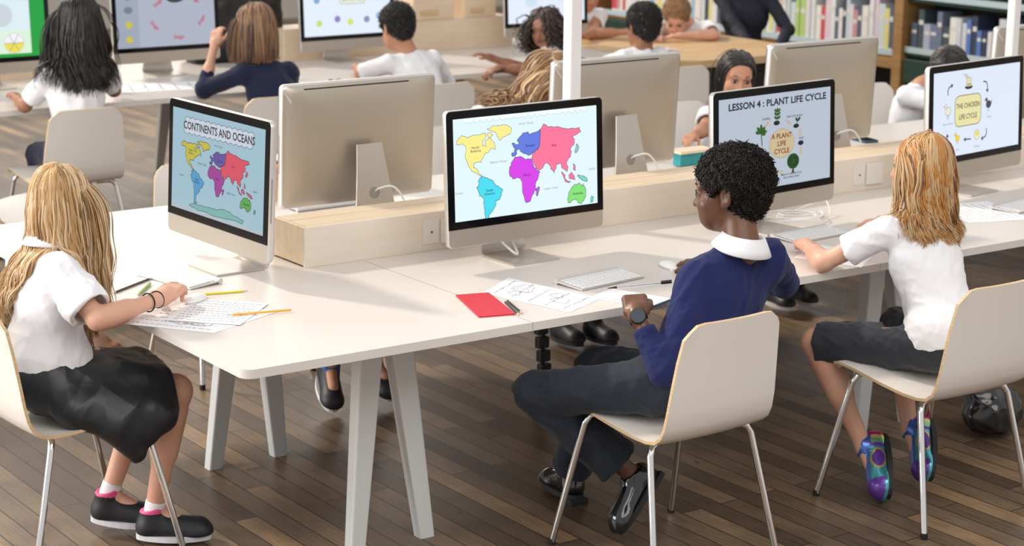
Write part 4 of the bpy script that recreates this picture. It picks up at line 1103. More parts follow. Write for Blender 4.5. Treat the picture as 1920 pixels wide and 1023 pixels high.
# ---------- hair
def strands(name, J, root, mats, n=900, L=.32, sub=.012, rad=.0028, wave=.010, wl=.09, clump=12, seed=0, part=.0, comb=(.7, -.35), coll=None, face_y=.42, low=-.35, spread=.004, tail=.45, jitter=.1, curl=0, front_z=.30, grav=.55, wmats=(.45, .35, .2), loff=.006, keep=None, dirw=None, backp=0., split=None, tuck=0., hug=.0):
    rs = np.random.RandomState(seed); s = J.get('hs', 1.); R = J['HR']; c = J['hc']
    D = rs.randn(n*6, 3); D /= np.linalg.norm(D, axis=1, keepdims=True)
    ok = (D[:, 2] > low) & ~((D[:, 1] > face_y) & (D[:, 2] < front_z)) & ~((np.abs(D[:, 0]) > .85) & (D[:, 2] < .0) & (D[:, 1] > .05))
    if keep is not None: ok &= keep(D)
    D = D[ok][:n]; n = len(D)
    P = D*A3(.0755, .0900, .0760)*s+A3(0, -.0155, .031)*s
    sg = np.sign(D[:, 0]-part); sg[sg == 0] = 1
    cr = nrm(A3(part*.5, -.30, .95)); dwn = D*(D @ cr)[:, None]-cr[None]; dwn /= (np.linalg.norm(dwn, axis=1, keepdims=True)+1e-6)
    top = np.clip(D[:, 2]+D[:, 1]*.8, 0, 1)[:, None]
    Tn = dwn*(1-top*.75)+top*np.stack([sg*comb[0]*(.5+np.abs(D[:, 0]-part)), np.full(n, comb[1]), -.1*np.ones(n)], 1)+D*.04
    Tn += rs.randn(n, 3)*jitter
    P = c+P @ R.T; Tn = Tn @ R.T; Tn /= np.linalg.norm(Tn, axis=1, keepdims=True)
    lens = L*(.82+.2*rs.rand(n))+.10*np.maximum(D[:, 2], 0)*s; m = int(max(6, (L*1.1)/sub)); st = lens/m
    S = SDF(.01); S.ell(c+R @ (A3(0, -.014, .030)*s), A3(.074, .089, .076)*s, R); S.ell(c+R @ (A3(0, .03, -.035)*s), A3(.057, .058, .068)*s, R)
    ops = S.ops+(coll.ops if coll else []); S.ops = [o for o in ops if not o[5]]
    pts = [P.copy()]; lift0 = (loff*rs.rand(n)**1.3+.001)
    bk = R @ A3(0, -1, 0)
    for i in range(m):
        lift = lift0*min(1., .25+i/m*3)
        g = grav*min(1, .25+i/m*2.5)
        Tn = Tn*(1-g*.35)+A3(0, 0, -1)*g*.35+rs.randn(n, 3)*.012+bk*backp*.1
        if dirw is not None: Tn = Tn+np.array(dirw)*.06
        if split is not None:
            v = np.array(split[0]); q = P-c; sgn = np.sign((q @ v)-split[2]); Tn = Tn+(np.where(sgn > 0, .22, 1.)*sgn*(q[:, 2] < -.085)*(i/m < .8)*split[1])[:, None]*v[None]
        if tuck:
            q = c-P; q[:, 2] = 0; far = np.clip(np.linalg.norm(q, axis=1)-.045, 0, .1)*10; Tn = Tn+q/(np.linalg.norm(q, axis=1, keepdims=True)+1e-6)*(tuck*far*(P[:, 2] < c[2]+.0))[:, None]
        Tn /= np.linalg.norm(Tn, axis=1, keepdims=True)
        P = P+Tn*st[:, None]
        for _ in range(2):
            d = S.at(P.astype(np.float32)); e = .004
            gr = np.stack([S.at((P+np.eye(3)[a]*e).astype(np.float32))-d for a in range(3)], 1)/e
            gr /= (np.linalg.norm(gr, axis=1, keepdims=True)+1e-9)
            pen = np.maximum(lift-d, 0); P = P+gr*pen[:, None]
            # slide along the surface
            h = pen > 0; dn = (Tn*gr).sum(1, keepdims=True); Tn = np.where(h[:, None] & (dn < 0), Tn-gr*dn, Tn)
            nh = ((d < lift+.012) & (P[:, 2] > c[2]+hug))[:, None] & (dn > 0); Tn = np.where(nh, Tn-gr*dn*.8, Tn)
        Tn /= (np.linalg.norm(Tn, axis=1, keepdims=True)+1e-9)
        pts.append(P.copy())
    X = np.stack(pts, 1); m1 = m+1
    # clumps
    ng = max(3, n//clump); gi = rs.choice(n, ng, replace=False); mid = int(m*.4)
    dd = ((X[:, None, mid]-X[None, gi, mid])**2).sum(-1)+((X[:, None, 0]-X[None, gi, 0])**2).sum(-1)*.5; who = dd.argmin(1)
    t = np.linspace(0, 1, m1)
    w = (tail*np.clip((t-.12)/.88, 0, 1)**1.1)[None, :, None]
    X = X*(1-w)+X[gi[who]]*w
    gd = D[gi]; ph = np.arctan2(gd[:, 0], gd[:, 1])*5+gd[:, 2]*2+rs.rand(ng)*1.3; fr = 1+.06*rs.randn(ng)
    sd = np.cross(D @ R.T, A3(0, 0, 1)); sd /= (np.linalg.norm(sd, axis=1, keepdims=True)+1e-9); sd = sd[gi[who]]
    ot = np.cross(sd, A3(0, 0, 1))
    S_ = t[None, :]*lens[:, None]; A_ = wave*np.clip((t-.10)/.5, 0, 1.4)[None, :]
    a = 2*PI*S_/wl*fr[who][:, None]+ph[who][:, None]+rs.rand(n, 1)*.6
    X = X+sd[:, None, :]*(A_*np.sin(a))[..., None]+ot[:, None, :]*(A_*(.45+.55*curl)*np.cos(a))[..., None]
    X += rs.randn(n, 1, 3)*spread*t[None, :, None]
    # tubes
    tg = np.gradient(X, axis=1); tg /= (np.linalg.norm(tg, axis=2, keepdims=True)+1e-9)
    ref = X-(c+R @ (A3(0, -.01, -.02)*s)); ref[..., 2] *= .3
    b = np.cross(tg, ref); b /= (np.linalg.norm(b, axis=2, keepdims=True)+1e-9); nn = np.cross(b, tg)
    r = rad*(.75+.5*rs.rand(n, 1))*np.clip(1.15-t**3*1.0, .08, 1)[None, :]
    V = np.zeros((n, m1, 4, 3))
    for j, (cx, cy) in enumerate(((1.5, 0), (0, .7), (-1.5, 0), (0, -.7))): V[:, :, j] = X+b*(r*cx)[..., None]+nn*(r*cy)[..., None]
    base = (np.arange(n)[:, None]*m1+np.arange(m)[None])*4
    Fs = np.stack([np.stack([base+j, base+(j+1) % 4, base+4+(j+1) % 4, base+4+j], -1) for j in range(4)], 2).reshape(-1, 4)
    pm = rs.choice(len(mats), ng, p=np.array(wmats[:len(mats)])/sum(wmats[:len(mats)]))[who]
    fl = rs.rand(n) < .22; pm = np.where(fl, rs.choice(len(mats), n, p=np.array(wmats[:len(mats)])/sum(wmats[:len(mats)])), pm)
    mi = np.repeat(pm, m*4)
    V = V.reshape(-1, 3)
    # scalp layer underneath
    Sc = SDF(.005 if s > .9 else .006); Sc.ell(c+R @ (A3(0, -.016, .032)*s), A3(.0755, .0900, .0760)*s, R)
    if low < -.5: Sc.ell(c+R @ (A3(0, -.035, -.03)*s), A3(.066, .065, .06)*s, R, .03)
    Sc.ell(c+R @ (A3(0, .078, -.035)*s), A3(.075, .062, .083)*s, R, .01, True)
    V2, F2 = Sc.mesh()
    V = np.concatenate([V, V2]); Fs = np.concatenate([Fs, F2+len(V)-len(V2)]); mi = np.concatenate([mi, np.full(len(F2), len(mats)-1 if len(mats) > 1 else 0)])
    return link(name, arr_mesh(name, V, Fs, mats, mi), root)
def coils(J, root, mats, n=1500, seed=0, L=.011, base=.019, keep=None, rr=.0026):
    """short tight curls on a thick cap"""
    rs = np.random.RandomState(seed); s = J.get('hs', 1.); R = J['HR']; c = J['hc']; mb_V = []; Fs = []; mi = []
    Sc = SDF(.0035); Sc.ell(c+R @ (A3(0, -.020, .038)*s), A3(.073+base, .088+base, .075+base)*s, R); Sc.ell(c+R @ (A3(0, -.055, -.020)*s), A3(.058, .048, .062)*s, R, .03)
    Sc.ell(c+R @ (A3(0, .078, -.022)*s), A3(.086, .068, .078)*s, R, .006, True); [Sc.ell(c+R @ (A3(q_*.084, -.004, -.012)*s), A3(.026, .030, .036)*s, R, .004, True) for q_ in (-1, 1)]; Sc.ell(c+R @ (A3(.075, .012, -.045)*s), A3(.03, .034, .05)*s, R, .006, True); Sc.ell(c+R @ (A3(-.075, .012, -.045)*s), A3(.03, .034, .05)*s, R, .006, True)
    V, Fq = Sc.mesh(); V = wrinkle(V, Fq, .0035, 2.6, seed); N = vnormals(V, Fq)
    ids = rs.choice(len(V), n); m = 9; k = 5; P0 = V[ids]-N[ids]*.004; nn = N[ids]
    t1 = np.cross(nn, rs.randn(n, 3)); t1 /= np.linalg.norm(t1, axis=1, keepdims=True); t2 = np.cross(nn, t1)
    LL = L*(.5+.8*rs.rand(n)); t = np.linspace(0, 1, m); ph = rs.rand(n)*6.3
    X = P0[:, None]+nn[:, None]*(LL[:, None]*t[None])[..., None]+(t1[:, None]*np.cos(ph[:, None]+t[None]*8)[..., None]+t2[:, None]*np.sin(ph[:, None]+t[None]*8)[..., None])*.0050*np.minimum(t*3, 1)[None, :, None]+rs.randn(n, 1, 3)*.0035*(t**2)[None, :, None]
    tg = np.gradient(X, axis=1); tg /= (np.linalg.norm(tg, axis=2, keepdims=True)+1e-9)
    b = np.cross(tg, nn[:, None]+.01); b /= (np.linalg.norm(b, axis=2, keepdims=True)+1e-9); q = np.cross(b, tg)
    r = rr*np.clip(1.1-t**2*.9, .2, 1)[None, :]*np.ones((n, 1)); W = np.zeros((n, m, k, 3))
    for j in range(k): W[:, :, j] = X+b*(r*math.cos(2*PI*j/k))[..., None]+q*(r*math.sin(2*PI*j/k))[..., None]
    bs = (np.arange(n)[:, None]*m+np.arange(m-1)[None])*k
    Ft = np.stack([np.stack([bs+j, bs+(j+1) % k, bs+k+(j+1) % k, bs+k+j], -1) for j in range(k)], 2).reshape(-1, 4)
    AV = np.concatenate([V, W.reshape(-1, 3)]); AF = np.concatenate([Fq, Ft+len(V)])
    mi = np.concatenate([np.zeros(len(Fq), int), np.repeat((rs.rand(n) < .3).astype(int), (m-1)*k)])
    return link('hair', arr_mesh('hair', AV, AF, mats, mi), root)
# ---------- clothes
def top_sdf(J, res=.004, g=.010, sleeve=.55, cuff_r=(.052, .050), neck_r=.052, hem=None, extra=None, longs=False, neck_cut=True):
    S = SDF(res); R = torso_prims(S, J, g, .04); up = R[:, 2]
    if extra: extra(S, R)
    if hem is not None: S.half(J['pel']+up*hem, -up, .26)
    for s in 'LR':
        sh, el, wr = J['sh'+s], J['el'+s], J['wr'+s]
        if longs:
            S.cap(sh, el, .042+g*.6, .037+g*.5, k=.03); e = el+(wr-el)*J.get('cuff'+s, .88); S.cap(el, e, .037+g*.5, .029+g*.3, k=.02)
            S.half(e-nrm(wr-el)*.004, wr-el, .05)
        else:
            e = sh+(el-sh)*sleeve; a = nrm(el-sh); S.cap(sh, e+a*.05, .041+g*.5, cuff_r[0], k=.03)
            S.half(e, a, .125); S.cap(e-a*.030, e+a*.04, cuff_r[0]-.017, cuff_r[0]-.008, k=.004, sub=True)
    if neck_cut: S.ell(J['nk']+up*.028, A3(neck_r, neck_r, .035), R, .006, True)
    return S, R
def person(label, J, sk, res=.004, lipm=None, hands=(None, None), brow=None, face=True, legs=True, ears=True):
    root = empty('person', tuple(J['root']), 0, label, 'person')
    off = np.array(J['root'], float)
    for k, v in list(J.items()):
        if isinstance(v, (tuple, list)) and len(v) == 3 and k != 'root': J[k] = A3(*v)
    for k, v in list(J.items()):
        if isinstance(v, np.ndarray) and v.shape == (3,): J[k] = v-off   # children live in the person's own frame
    S = body(J, sk, res, hands, face=face, legs=legs, ears=ears); J['S'] = S
    finish_body(root, S, J, sk, lipm)
    if brow is not None: eyes(root, J, brow)
    return root
def shoe(root, an, toe, sole_n, mats, L=.205, w=.036, style='sneaker', hgt=.062, res=.0035, label=None):
    """toe: tip of the foot, sole_n: direction from foot to sole"""
    an, toe = A3(*an), A3(*toe); dn = nrm(sole_n); f = toe-an; f = nrm(f-dn*(f @ dn)); R = frame(f, -dn)
    h = an+dn*(hgt+.0) - f*.055            # heel point on the sole plane
    P = lambda x, y, z: h+R @ A3(x, y, z)
    S = SDF(res)
    S.cap(P(0, .040, .034), P(0, L-.045, .026), w*.95, w*.98, k=.02); S.ell(P(0, L-.045, .022), A3(w, .045, .026), R, .02)
    S.cap(P(0, .048, .045), P(0, .050, hgt+.008), .038, .038, k=.02); S.cap(P(0, .060, .060), P(0, .125, .040), .028, .020, k=.02)
    if style == 'loafer': S.ell(P(0, L-.03, .020), A3(w*.9, .035, .020), R, .01)
    S.half(P(0, .08, .016), -R[:, 2], .20); S.half(P(0, .05, hgt+.016)+R[:, 1]*0, R[:, 2]-R[:, 1]*.25, .07); S.cap(P(0, .05, hgt+.03), P(0, .052, hgt-.012), .029, .026, k=.003, sub=True)
    def mi(C):
        q = (C-h) @ R
        if style == 'rainbow':
            o = np.zeros(len(q), int); u = q[:, 1]/L+q[:, 2]*3
            o[:] = 0
            o[(q[:, 1] < .075)] = 1; o[q[:, 1] < .028] = 2; o[(q[:, 2] > hgt-.006)] = 3
            b = np.abs(((q[:, 1]-.12)/.032))**2+((q[:, 2]-.042)/.020)**2
            o[(b < 1.5)] = 4; o[b < 1.] = 1; o[(q[:, 1] > L-.05) & (q[:, 2] > .028)] = 1
            o[(q[:, 1] > .045) & (q[:, 1] < .062) & (q[:, 2] < hgt-.01)] = 5; o[(q[:, 1] > .03) & (q[:, 1] < .045) & (q[:, 2] < hgt-.012)] = 6
            return o
        if len(mats) > 1:
            o = np.zeros(len(q), int); o[(q[:, 2] > hgt+.004)] = 1; return o
        return np.zeros(len(q), int)
    ob = sdf_obj('shoe', S, mats[0], root, mi=mi, mats=mats)
    if label: ob['label'] = label
    # sole
    n = 26; out = []
    for i in range(n):
        a = 2*PI*i/n; y = L*.5+L*.5*math.cos(a); ww = (w+.003)*(abs(math.sin(a))**.75)*(1+.10*math.sin((y/L)*5.-1)); out.append((math.copysign(ww, math.sin(a)), y-.002))
    mb = MB(); sm = mats[-1] if style in ('sneaker2',) else (SOLE_B if style in ('loafer', 'rainbow') else SOLE_W)
    mb.prism(out, 0, .017, sm, T=lambda x, y, z: P(x, y, z)); so = mb.build('sole', ob, bevel=.003)
    if style == 'loafer': MB().box(P(0, .030, -.008), (w*1.8, .062, .018), SOLE_B, R).build('heel_block', ob, bevel=.003)
    mb = MB()
    for i in range(4):
        y = .085+.018*i; z = .060-.010*i; mb.tube([P(-.020, y, z-.002), P(-.008, y+.002, z+.006), P(.008, y+.002, z+.006), P(.020, y, z-.002)], .0025, mats[0] if style != 'rainbow' else mats[3], 6)
    mb.build('laces', ob)
    return ob, P, R
def sock(root, an, kn, m, L=.05):
    a = nrm(kn-an); S = SDF(.004); S.cap(an-a*.01, an+a*L, .031, .031, k=.01); S.half(an+a*(L-.002), a, .05); sdf_obj('sock', S, m, root)

# ------------------------------------------------------------ boy in the navy sweater
J = dict(root=(1.30, -.25, 0), pel=(1.315, -.235, .545), nk=(1.557, -.235, .920), shL=(1.405, -.215, .846), shR=(1.695, -.215, .868),
         elL=(1.215, -.30, .600), wrL=(1.203, -.178, .748), elR=(1.868, -.105, .742), wrR=(1.782, .180, .765), hc=(1.560, -.170, 1.080),
         hipL=(1.235, -.24, .535), hipR=(1.36, -.23, .535), knL=(1.005, .055, .482), knR=(1.30, .13, .500), anL=(1.285, -.085, .205), anR=(1.335, .30, .085),
         toeL=(1.255, -.135, .02), toeR=(1.345, .47, .03), cuffL=.74, cuffR=.93)
J['HR'] = azf(122, 6, 2); J['hs'] = 1.10
boy = person('boy in a navy sweater with white collar and dark trousers, facing the world map screen', J, SK_DARK, .0032, LIP_D,
    hands=((A3(.070, .105, .055), A3(-.40, -.45, .75), dict(curl=(1.1, 1.2, 1.2, 1.15), sc=1.12, thumb=.35)), (A3(-.01, .17, -.028), (.1, 0.2, 1), dict(curl=(.22, .20, .22, .3), sc=.95, spread=.10))), brow=H_AFRO[0])
coils(J, boy, H_AFRO, 4200, 4)
def ex(S, R):
    S.cap(J['shL']*.55+J['pel']*.45, J['pel']+R[:, 0]*-.08, .03, .045, k=.06); S.cap(J['shR']-R[:, 2]*.05, J['pel']*.3+J['shR']*.7-R[:, 2]*.04, .06, .05, k=.06)
S, R = top_sdf(J, .004, .013, longs=True, neck_r=.050, hem=-.075, extra=ex, neck_cut=False)
upc = nrm(R[:, 2]*.35+A3(-.05, -.18, 1)); rc = nrm(np.cross(R[:, 1], upc)); Rc = np.stack([rc, np.cross(upc, rc), upc], 1)
S.ell(J['nk']+upc*.030, A3(.056, .056, .036), Rc, .006, True)
sdf_obj('sweater', S, C_NAVY, boy, (.0042, .8, 7)); J['top'] = S
# cuff ribs
for s in 'LR':
    el, wr = J['el'+s], J['wr'+s]; e = el+(wr-el)*J['cuff'+s]; a = nrm(wr-el)
    MB().tube([e-a*.028, e-a*.026, e-a*.002, e], [.031, .0355, .0355, .031], C_NAVY, 24).build('cuff', boy)
# white collar lying over the sweater
up = upc; mb = MB(); rings = []
for i in range(40):
    a = 2*PI*i/40; d = Rc[:, 0]*math.cos(a)+Rc[:, 1]*math.sin(a); st = 1.0
    o = J['nk']; back = .5-.5*math.sin(a)
    rings.append([o+d*.0535+up*(.016), o+d*.056+up*(.036+.006*back), o+d*.066+up*(.036+.006*back), o+d*(.080+.003*back)+up*(.014), o+d*(.091+.004*back)+up*(-.004-.004*back), o+d*(.086)+up*(-.012)])
V = [p for r in rings for p in r]; Fs = [(i*6+j, i*6+(j+1) % 6, ((i+1) % 40)*6+(j+1) % 6, ((i+1) % 40)*6+j) for i in range(40) for j in range(6)]
mb.add(V, Fs, C_WHITE, True); mb.build('shirt_collar', boy); up = R[:, 2]
# trousers
S = SDF(.004); S.ell(J['pel'], A3(.135, .112, .10), R, .04)
for s in 'LR':
    hp, kn, an = J['hip'+s], J['kn'+s], J['an'+s]; e = kn+(an-kn)*(.86 if s == 'L' else .97)
    S.cap(hp, kn, .084, .066, k=.045); S.cap(kn, e, .064, .074 if s == 'L' else .064, k=.012); S.half(e-nrm(an-kn)*.012, an-kn, .14); S.cap(e-nrm(an-kn)*.05, e+nrm(an-kn)*.08, .054, .066, k=.003, sub=True)
S.half(J['pel']+up*.075, up, .2)
sdf_obj('trousers', S, C_TROU, boy, (.0048, .75, 21))
# belt loop of pale pocket lining
MB().box(J['pel']+R @ A3(-.138, .03, .045), (.012, .05, .020), C_WHITE, R).build('shirt_tail', boy, bevel=.004)
shoe(boy, J['anL'], J['toeL'], (.72, -.28, -.62), [SHOE_BLK], .235, .041, 'loafer', .058)
shoe(boy, J['anR'], J['toeR'], (0, 0, -1), [SHOE_BLK], .215, .037, 'loafer', .070)
# wrist watch
el, wr = J['elL'], J['wrL']; a = nrm(wr-el); c = el+(wr-el)*.93; n_ = nrm(A3(-.60, -.60, .62)-a*(A3(-.60, -.60, .62) @ a)); Rw = np.stack([nrm(np.cross(n_, a)), a, n_], 1)
w_ = empty('watch', tuple(c+np.array(J['root'])), 0, 'dark round wristwatch on the left wrist of the boy in navy', 'watch')
MB().lathe([(.0215, -.003), (.0245, 0), (.0245, .006), (.0220, .0085)], n_*.024, BLACK, 28, R=Rw).build('watch_case', w_)
MB().lathe([(.0205, 0), (.0205, .0006)], n_*.0328, mat('watch_face', (.035, .05, .065), .35, spec=.3), 28, R=Rw).build('watch_face', w_)
mb = MB(); rings = []
for i in range(28):
    t = 2*PI*i/28; d = Rw[:, 0]*math.cos(t)+Rw[:, 2]*math.sin(t); rings.append([d*.0255-a*.009, d*.0285-a*.009, d*.0285+a*.009, d*.0255+a*.009])
V = [p for r in rings for p in r]; mb.add(V, [(i*4+j, i*4+(j+1) % 4, ((i+1) % 28)*4+(j+1) % 4, ((i+1) % 28)*4+j) for i in range(28) for j in range(4)], BLACK); mb.build('strap', w_, bevel=.001)
# pen held in the fist
pn = empty('pen', (1.318, .005, .775), 0, 'silver and white pen held in the fist of the boy in navy', 'pen', 'pencils and pens')
pa, pb = A3(.06, .165, -.040), A3(.125, -.02, .012)
MB().tube([pb*.0+A3(0, .055, -.008), A3(.10, -.035, .012)], .0042, mat('pen_silver', (.7, .7, .72), .2, .8), 12).build('barrel', pn)
MB().tube([A3(.10, -.035, .012), A3(.125, -.056, .017)], [.0058, .0058], BLACK, 12).build('pen_cap', pn)
MB().tube([A3(0, .055, -.008), A3(-.022, .075, -.0125)], [.0040, .0010], BLACK, 8).build('nib', pn)
JB = J

# ------------------------------------------------------------ girl with wavy blonde hair at the right
J = dict(root=(2.30, -.36, 0), pel=(2.335, -.375, .545), nk=(2.375, -.205, .945), shL=(2.245, -.165, .878), shR=(2.500, -.20, .868),
         elL=(2.135, -.002, .757), wrL=(2.235, .190, .768), elR=(2.655, .045, .785), wrR=(2.69, .265, .785), hc=(2.405, -.155, 1.082),
         hipL=(2.275, -.36, .530), hipR=(2.40, -.36, .530), knL=(2.125, .005, .485), knR=(2.505, .02, .485), anL=(2.205, -.16, .150), anR=(2.44, -.14, .165),
         toeL=(2.105, -.275, .030), toeR=(2.32, -.26, .030))
J['HR'] = azf(126, 8, -2); J['hs'] = .98
for s_ in 'LR': J['toe'+s_] = tuple(A3(*J['toe'+s_])+A3(.80, -.50, -.10)*.055)
g = person('girl with wavy blonde hair, white top and dark shorts, right of the boy in navy', J, SK_FAIR, .0032, LIP_F,
    hands=((A3(.10, .15, -.015), (-.05, 0, 1), dict(curl=(.12, .30, .36, .40), sc=.92, spread=.12)), (A3(-.06, .13, -.022), (.1, 0, 1), dict(curl=(.55, .75, .9, .95), sc=.92))), brow=H_HONEY[1])
def ex(S, R): S.ell(J['pel']+R @ A3(0, -.005, .03), A3(.141, .121, .10), R, .05)
S, R = top_sdf(J, .004, .012, sleeve=.62, cuff_r=(.058, .05), hem=-.035, extra=ex, neck_r=.05)
sdf_obj('t_shirt', S, C_WHITE, g, (.0035, .8, 31))
S2 = SDF(.01); torso_prims(S2, J, .012)
strands('hair', J, g, H_HONEY, 3400, .30, .012, .0022, .0075, .105, 22, 8, part=.1, coll=S2, face_y=.40, low=-.75, tail=.50, spread=.002, wmats=(.36, .44, .20), loff=.009, keep=lambda D: ~((D[:, 1] > .05) & (D[:, 2] < .40)), jitter=.05, hug=.045)
S = SDF(.004); S.ell(J['pel'], A3(.128, .105, .09), R, .04)
for s in 'LR':
    hp, kn = J['hip'+s], J['kn'+s]; e = hp+(kn-hp)*.97; S.cap(hp, kn+(kn-hp)*.1, .080, .068, k=.045); S.half(e, kn-hp, .16); S.cap(e-nrm(kn-hp)*.03, e+nrm(kn-hp)*.05, .058, k=.003, sub=True)
S.half(J['pel']+R[:, 2]*.07, R[:, 2], .2)
sdf_obj('shorts', S, C_SHORT, g, (.0042, .8, 41))
RB = [mat('foil_teal', (.10, .50, .60), .2, .6, coat=.6), mat('foil_violet', (.14, .05, .38), .3, .3, coat=.4), mat('foil_magenta', (.62, .02, .16), .25, .4, coat=.6), mat('foil_blue', (.08, .18, .60), .25, .5, coat=.6), mat('foil_gold', (.75, .55, .15), .25, .6, coat=.6), mat('foil_green', (.25, .65, .35), .22, .6, coat=.6), mat('foil_yellow', (.80, .68, .20), .25, .5, coat=.6)]
shoe(g, J['anL'], J['toeL'], (.80, -.50, -.10), RB, .245, .049, 'rainbow', .074, label='shiny rainbow coloured trainer, nearer the boy')
shoe(g, J['anR'], J['toeR'], (.80, -.50, -.20), RB, .245, .049, 'rainbow', .074, label='shiny rainbow coloured trainer, farther from the boy')

# ------------------------------------------------------------ blonde girl in the black skirt at the table end
J = dict(root=(-.17, .82, 0), pel=(-.245, .825, .545), nk=(-.195, .860, .925), shL=(-.175, .985, .862), shR=(-.205, .735, .868),
         elL=(-.115, 1.06, .66), wrL=(-.02, .93, .60), elR=(-.165, .585, .757), wrR=(.088, .682, .770), hc=(-.140, .880, 1.062),
         hipL=(-.23, .885, .535), hipR=(-.23, .760, .530), knL=(.115, .850, .490), knR=(.110, .665, .480), anL=(-.030, .865, .120), anR=(.045, .705, .095),
         toeL=(.105, .770, .035), toeR=(.185, .610, .03))
J['HR'] = azf(32, 12, 2); J['hs'] = .97
g = person('girl with long blonde hair, white shirt and black skirt, seated at the left table end', J, SK_FAIR, .0032, LIP_F,
    hands=(None, (A3(.115, .100, .022), (-.3, -.25, 1), dict(curl=(.18, .50, .72, .42), sc=1.12, spread=.16, thumb=.75))), brow=H_BLOND[1])
def ex(S, R):
    S.cap(J['pel']+R @ A3(.05, .06, .06), J['pel']+R @ A3(-.05, .06, .06), .075, k=.05); S.ell(J['pel']+R @ A3(0, -.01, .05), A3(.125, .11, .10), R, .05)
    e = J['shR']+(J['elR']-J['shR'])*.62; S.cap(J['shR'], e, .05, .062, k=.03)
S, R = top_sdf(J, .004, .014, sleeve=.80, cuff_r=(.066, .05), hem=-.005, extra=ex, neck_r=.05)
sdf_obj('shirt', S, C_WHITE, g, (.0046, .7, 51))
up = R[:, 2]; rings = []
for i in range(36):
    a = 2*PI*i/36; d = R[:, 0]*math.cos(a)+R[:, 1]*math.sin(a); o = J['nk']
    rings.append([o+d*.052+up*.014, o+d*.055+up*.032, o+d*.062+up*.032, o+d*.078+up*.006, o+d*.074+up*.002])
mb = MB(); mb.add([p for r in rings for p in r], [(i*5+j, i*5+(j+1) % 5, ((i+1) % 36)*5+(j+1) % 5, ((i+1) % 36)*5+j) for i in range(36) for j in range(5)], C_WHITE, True); mb.build('shirt_collar', g)
S2 = SDF(.01); torso_prims(S2, J, .014)
strands('hair', J, g, H_BLOND, 3600, .44, .013, .0021, .008, .15, 22, 18, part=.0, coll=S2, face_y=.50, low=-.75, tail=.50, spread=.003, wmats=(.45, .38, .17), loff=.007, comb=(.75, -.2), jitter=.05, tuck=.025, hug=.045, split=((.817, -.576, 0), .10, .01))
# skirt: a draped volume over both thighs with a hanging hem on the near side
S = SDF(.004); S.ell(J['pel'], A3(.140, .125, .10), R, .05)
for s in 'LR': S.cap(J['hip'+s], J['kn'+s]*.90+J['hip'+s]*.10, .090, .078, k=.05)
S.cap(J['hipL']*.5+J['hipR']*.5, J['knL']*.48+J['knR']*.48+J['hipL']*.04, .085, .080, k=.05)
o = J['root']
q = lambda x, y, z: A3(x, y, z)-np.array(o)
S.cap(q(-.22, .665, .49), q(.02, .600, .44), .055, .060, k=.05); S.cap(q(-.12, .600, .42), q(-.06, .580, .335), .045, .028, k=.05); S.cap(q(-.20, .64, .455), q(-.03, .59, .395), .040, .036, k=.04)
S.cap(q(.03, .63, .44), q(.055, .70, .42), .04, .035, k=.04)
S.half(J['pel']+up*.070, up, .2); e = J['knL']*.45+J['knR']*.45+J['hipR']*.10+A3(.015, 0, 0); S.half(q(.105, .75, .5), A3(1, -.15, .1), .17)
S.cap(q(.06, .665, .47), q(.16, .665, .46), .052, k=.004, sub=True); S.cap(q(.06, .85, .48), q(.16, .85, .47), .052, k=.004, sub=True)
sdf_obj('skirt', S, C_SKIRT, g, (.0060, .36, 61))
PINK = mat('lining_pink', (.80, .10, .28), .6)
for s, sn in (('L', (.0, .1, -1)), ('R', (.0, 0, -1))):
    shoe(g, J['an'+s], J['toe'+s], sn, [SHOE_FAB, PINK], .232, .044, 'sneaker', .090 if s == 'L' else .082); sock(g, J['an'+s], J['kn'+s], C_WHITE, .040)
# wrist bands
el, wr = J['elR'], J['wrR']; a = nrm(wr-el)
for k, t in enumerate((.76, .90)):
    c = el+(wr-el)*t; s1 = nrm(np.cross(a, A3(0, 0, 1))); s2 = np.cross(s1, a); rr = .0235+.003*(1-t)/.2
    mb = MB(); mb.tube([s1*rr*math.cos(u)+s2*rr*math.sin(u)+a*.003*math.sin(u+k) for u in np.linspace(0, 2*PI, 29)], .0022, BLACK, 6, False)
    b_ = mb.build('wrist_band'); b_.location = Vector(c+np.array(o)); tag(b_, 'thin black hair tie on the wrist of the blonde girl, %s' % ('nearer her elbow' if k == 0 else 'nearer her hand'), 'wristband')

# ============================================================ CHILDREN FARTHER AWAY
def sit(x, y, az, seat=.44, lean=(.03, 0), up=.40, hands=((.14, .34, .76), (-.14, .34, .76)), feet=None, haz=0, hp=8, hroll=0, sw=.125, headf=(.02, .135), hs=1., elb=(-.3, -.6), knees=None, sc=1.):
    """seated child; az facing; offsets are (right, forward, height)"""
    a = math.radians(az); f = A3(math.cos(a), math.sin(a), 0); r = A3(math.sin(a), -math.cos(a), 0); b = A3(x, y, 0)
    W = lambda rr, ff, z: b+r*rr+f*ff+A3(0, 0, z)
    J = dict(root=(x, y, 0)); J['pel'] = W(0, 0, seat+.10); J['nk'] = W(lean[1], lean[0], seat+.10+up)
    mid = J['nk']*.86+J['pel']*.14
    J['shL'] = mid-r*sw; J['shR'] = mid+r*sw
    J['hc'] = J['nk']+f*headf[0]+A3(0, 0, headf[1]); J['HR'] = azf(az+haz, hp, hroll); J['hs'] = hs
    for s, sg, h in (('L', -1, hands[0]), ('R', 1, hands[1])):
        t = W(*h); J['el'+s], J['wr'+s] = ik(J['sh'+s], t, .23*sc, .21*sc, r*sg*(-elb[0])+f*-.25+A3(0, 0, elb[1]))
        J['hip'+s] = W(sg*.062, 0, seat+.095)
        J['kn'+s] = W(sg*.09, .35, seat+.04)
        ft = (feet[0 if s == 'L' else 1] if feet else (sg*.09, .30, .085)); J['an'+s] = W(*ft); J['toe'+s] = W(ft[0], ft[1]+.14, max(ft[2]-.06, .025))
    J['f'] = f; J['r'] = r
    return J
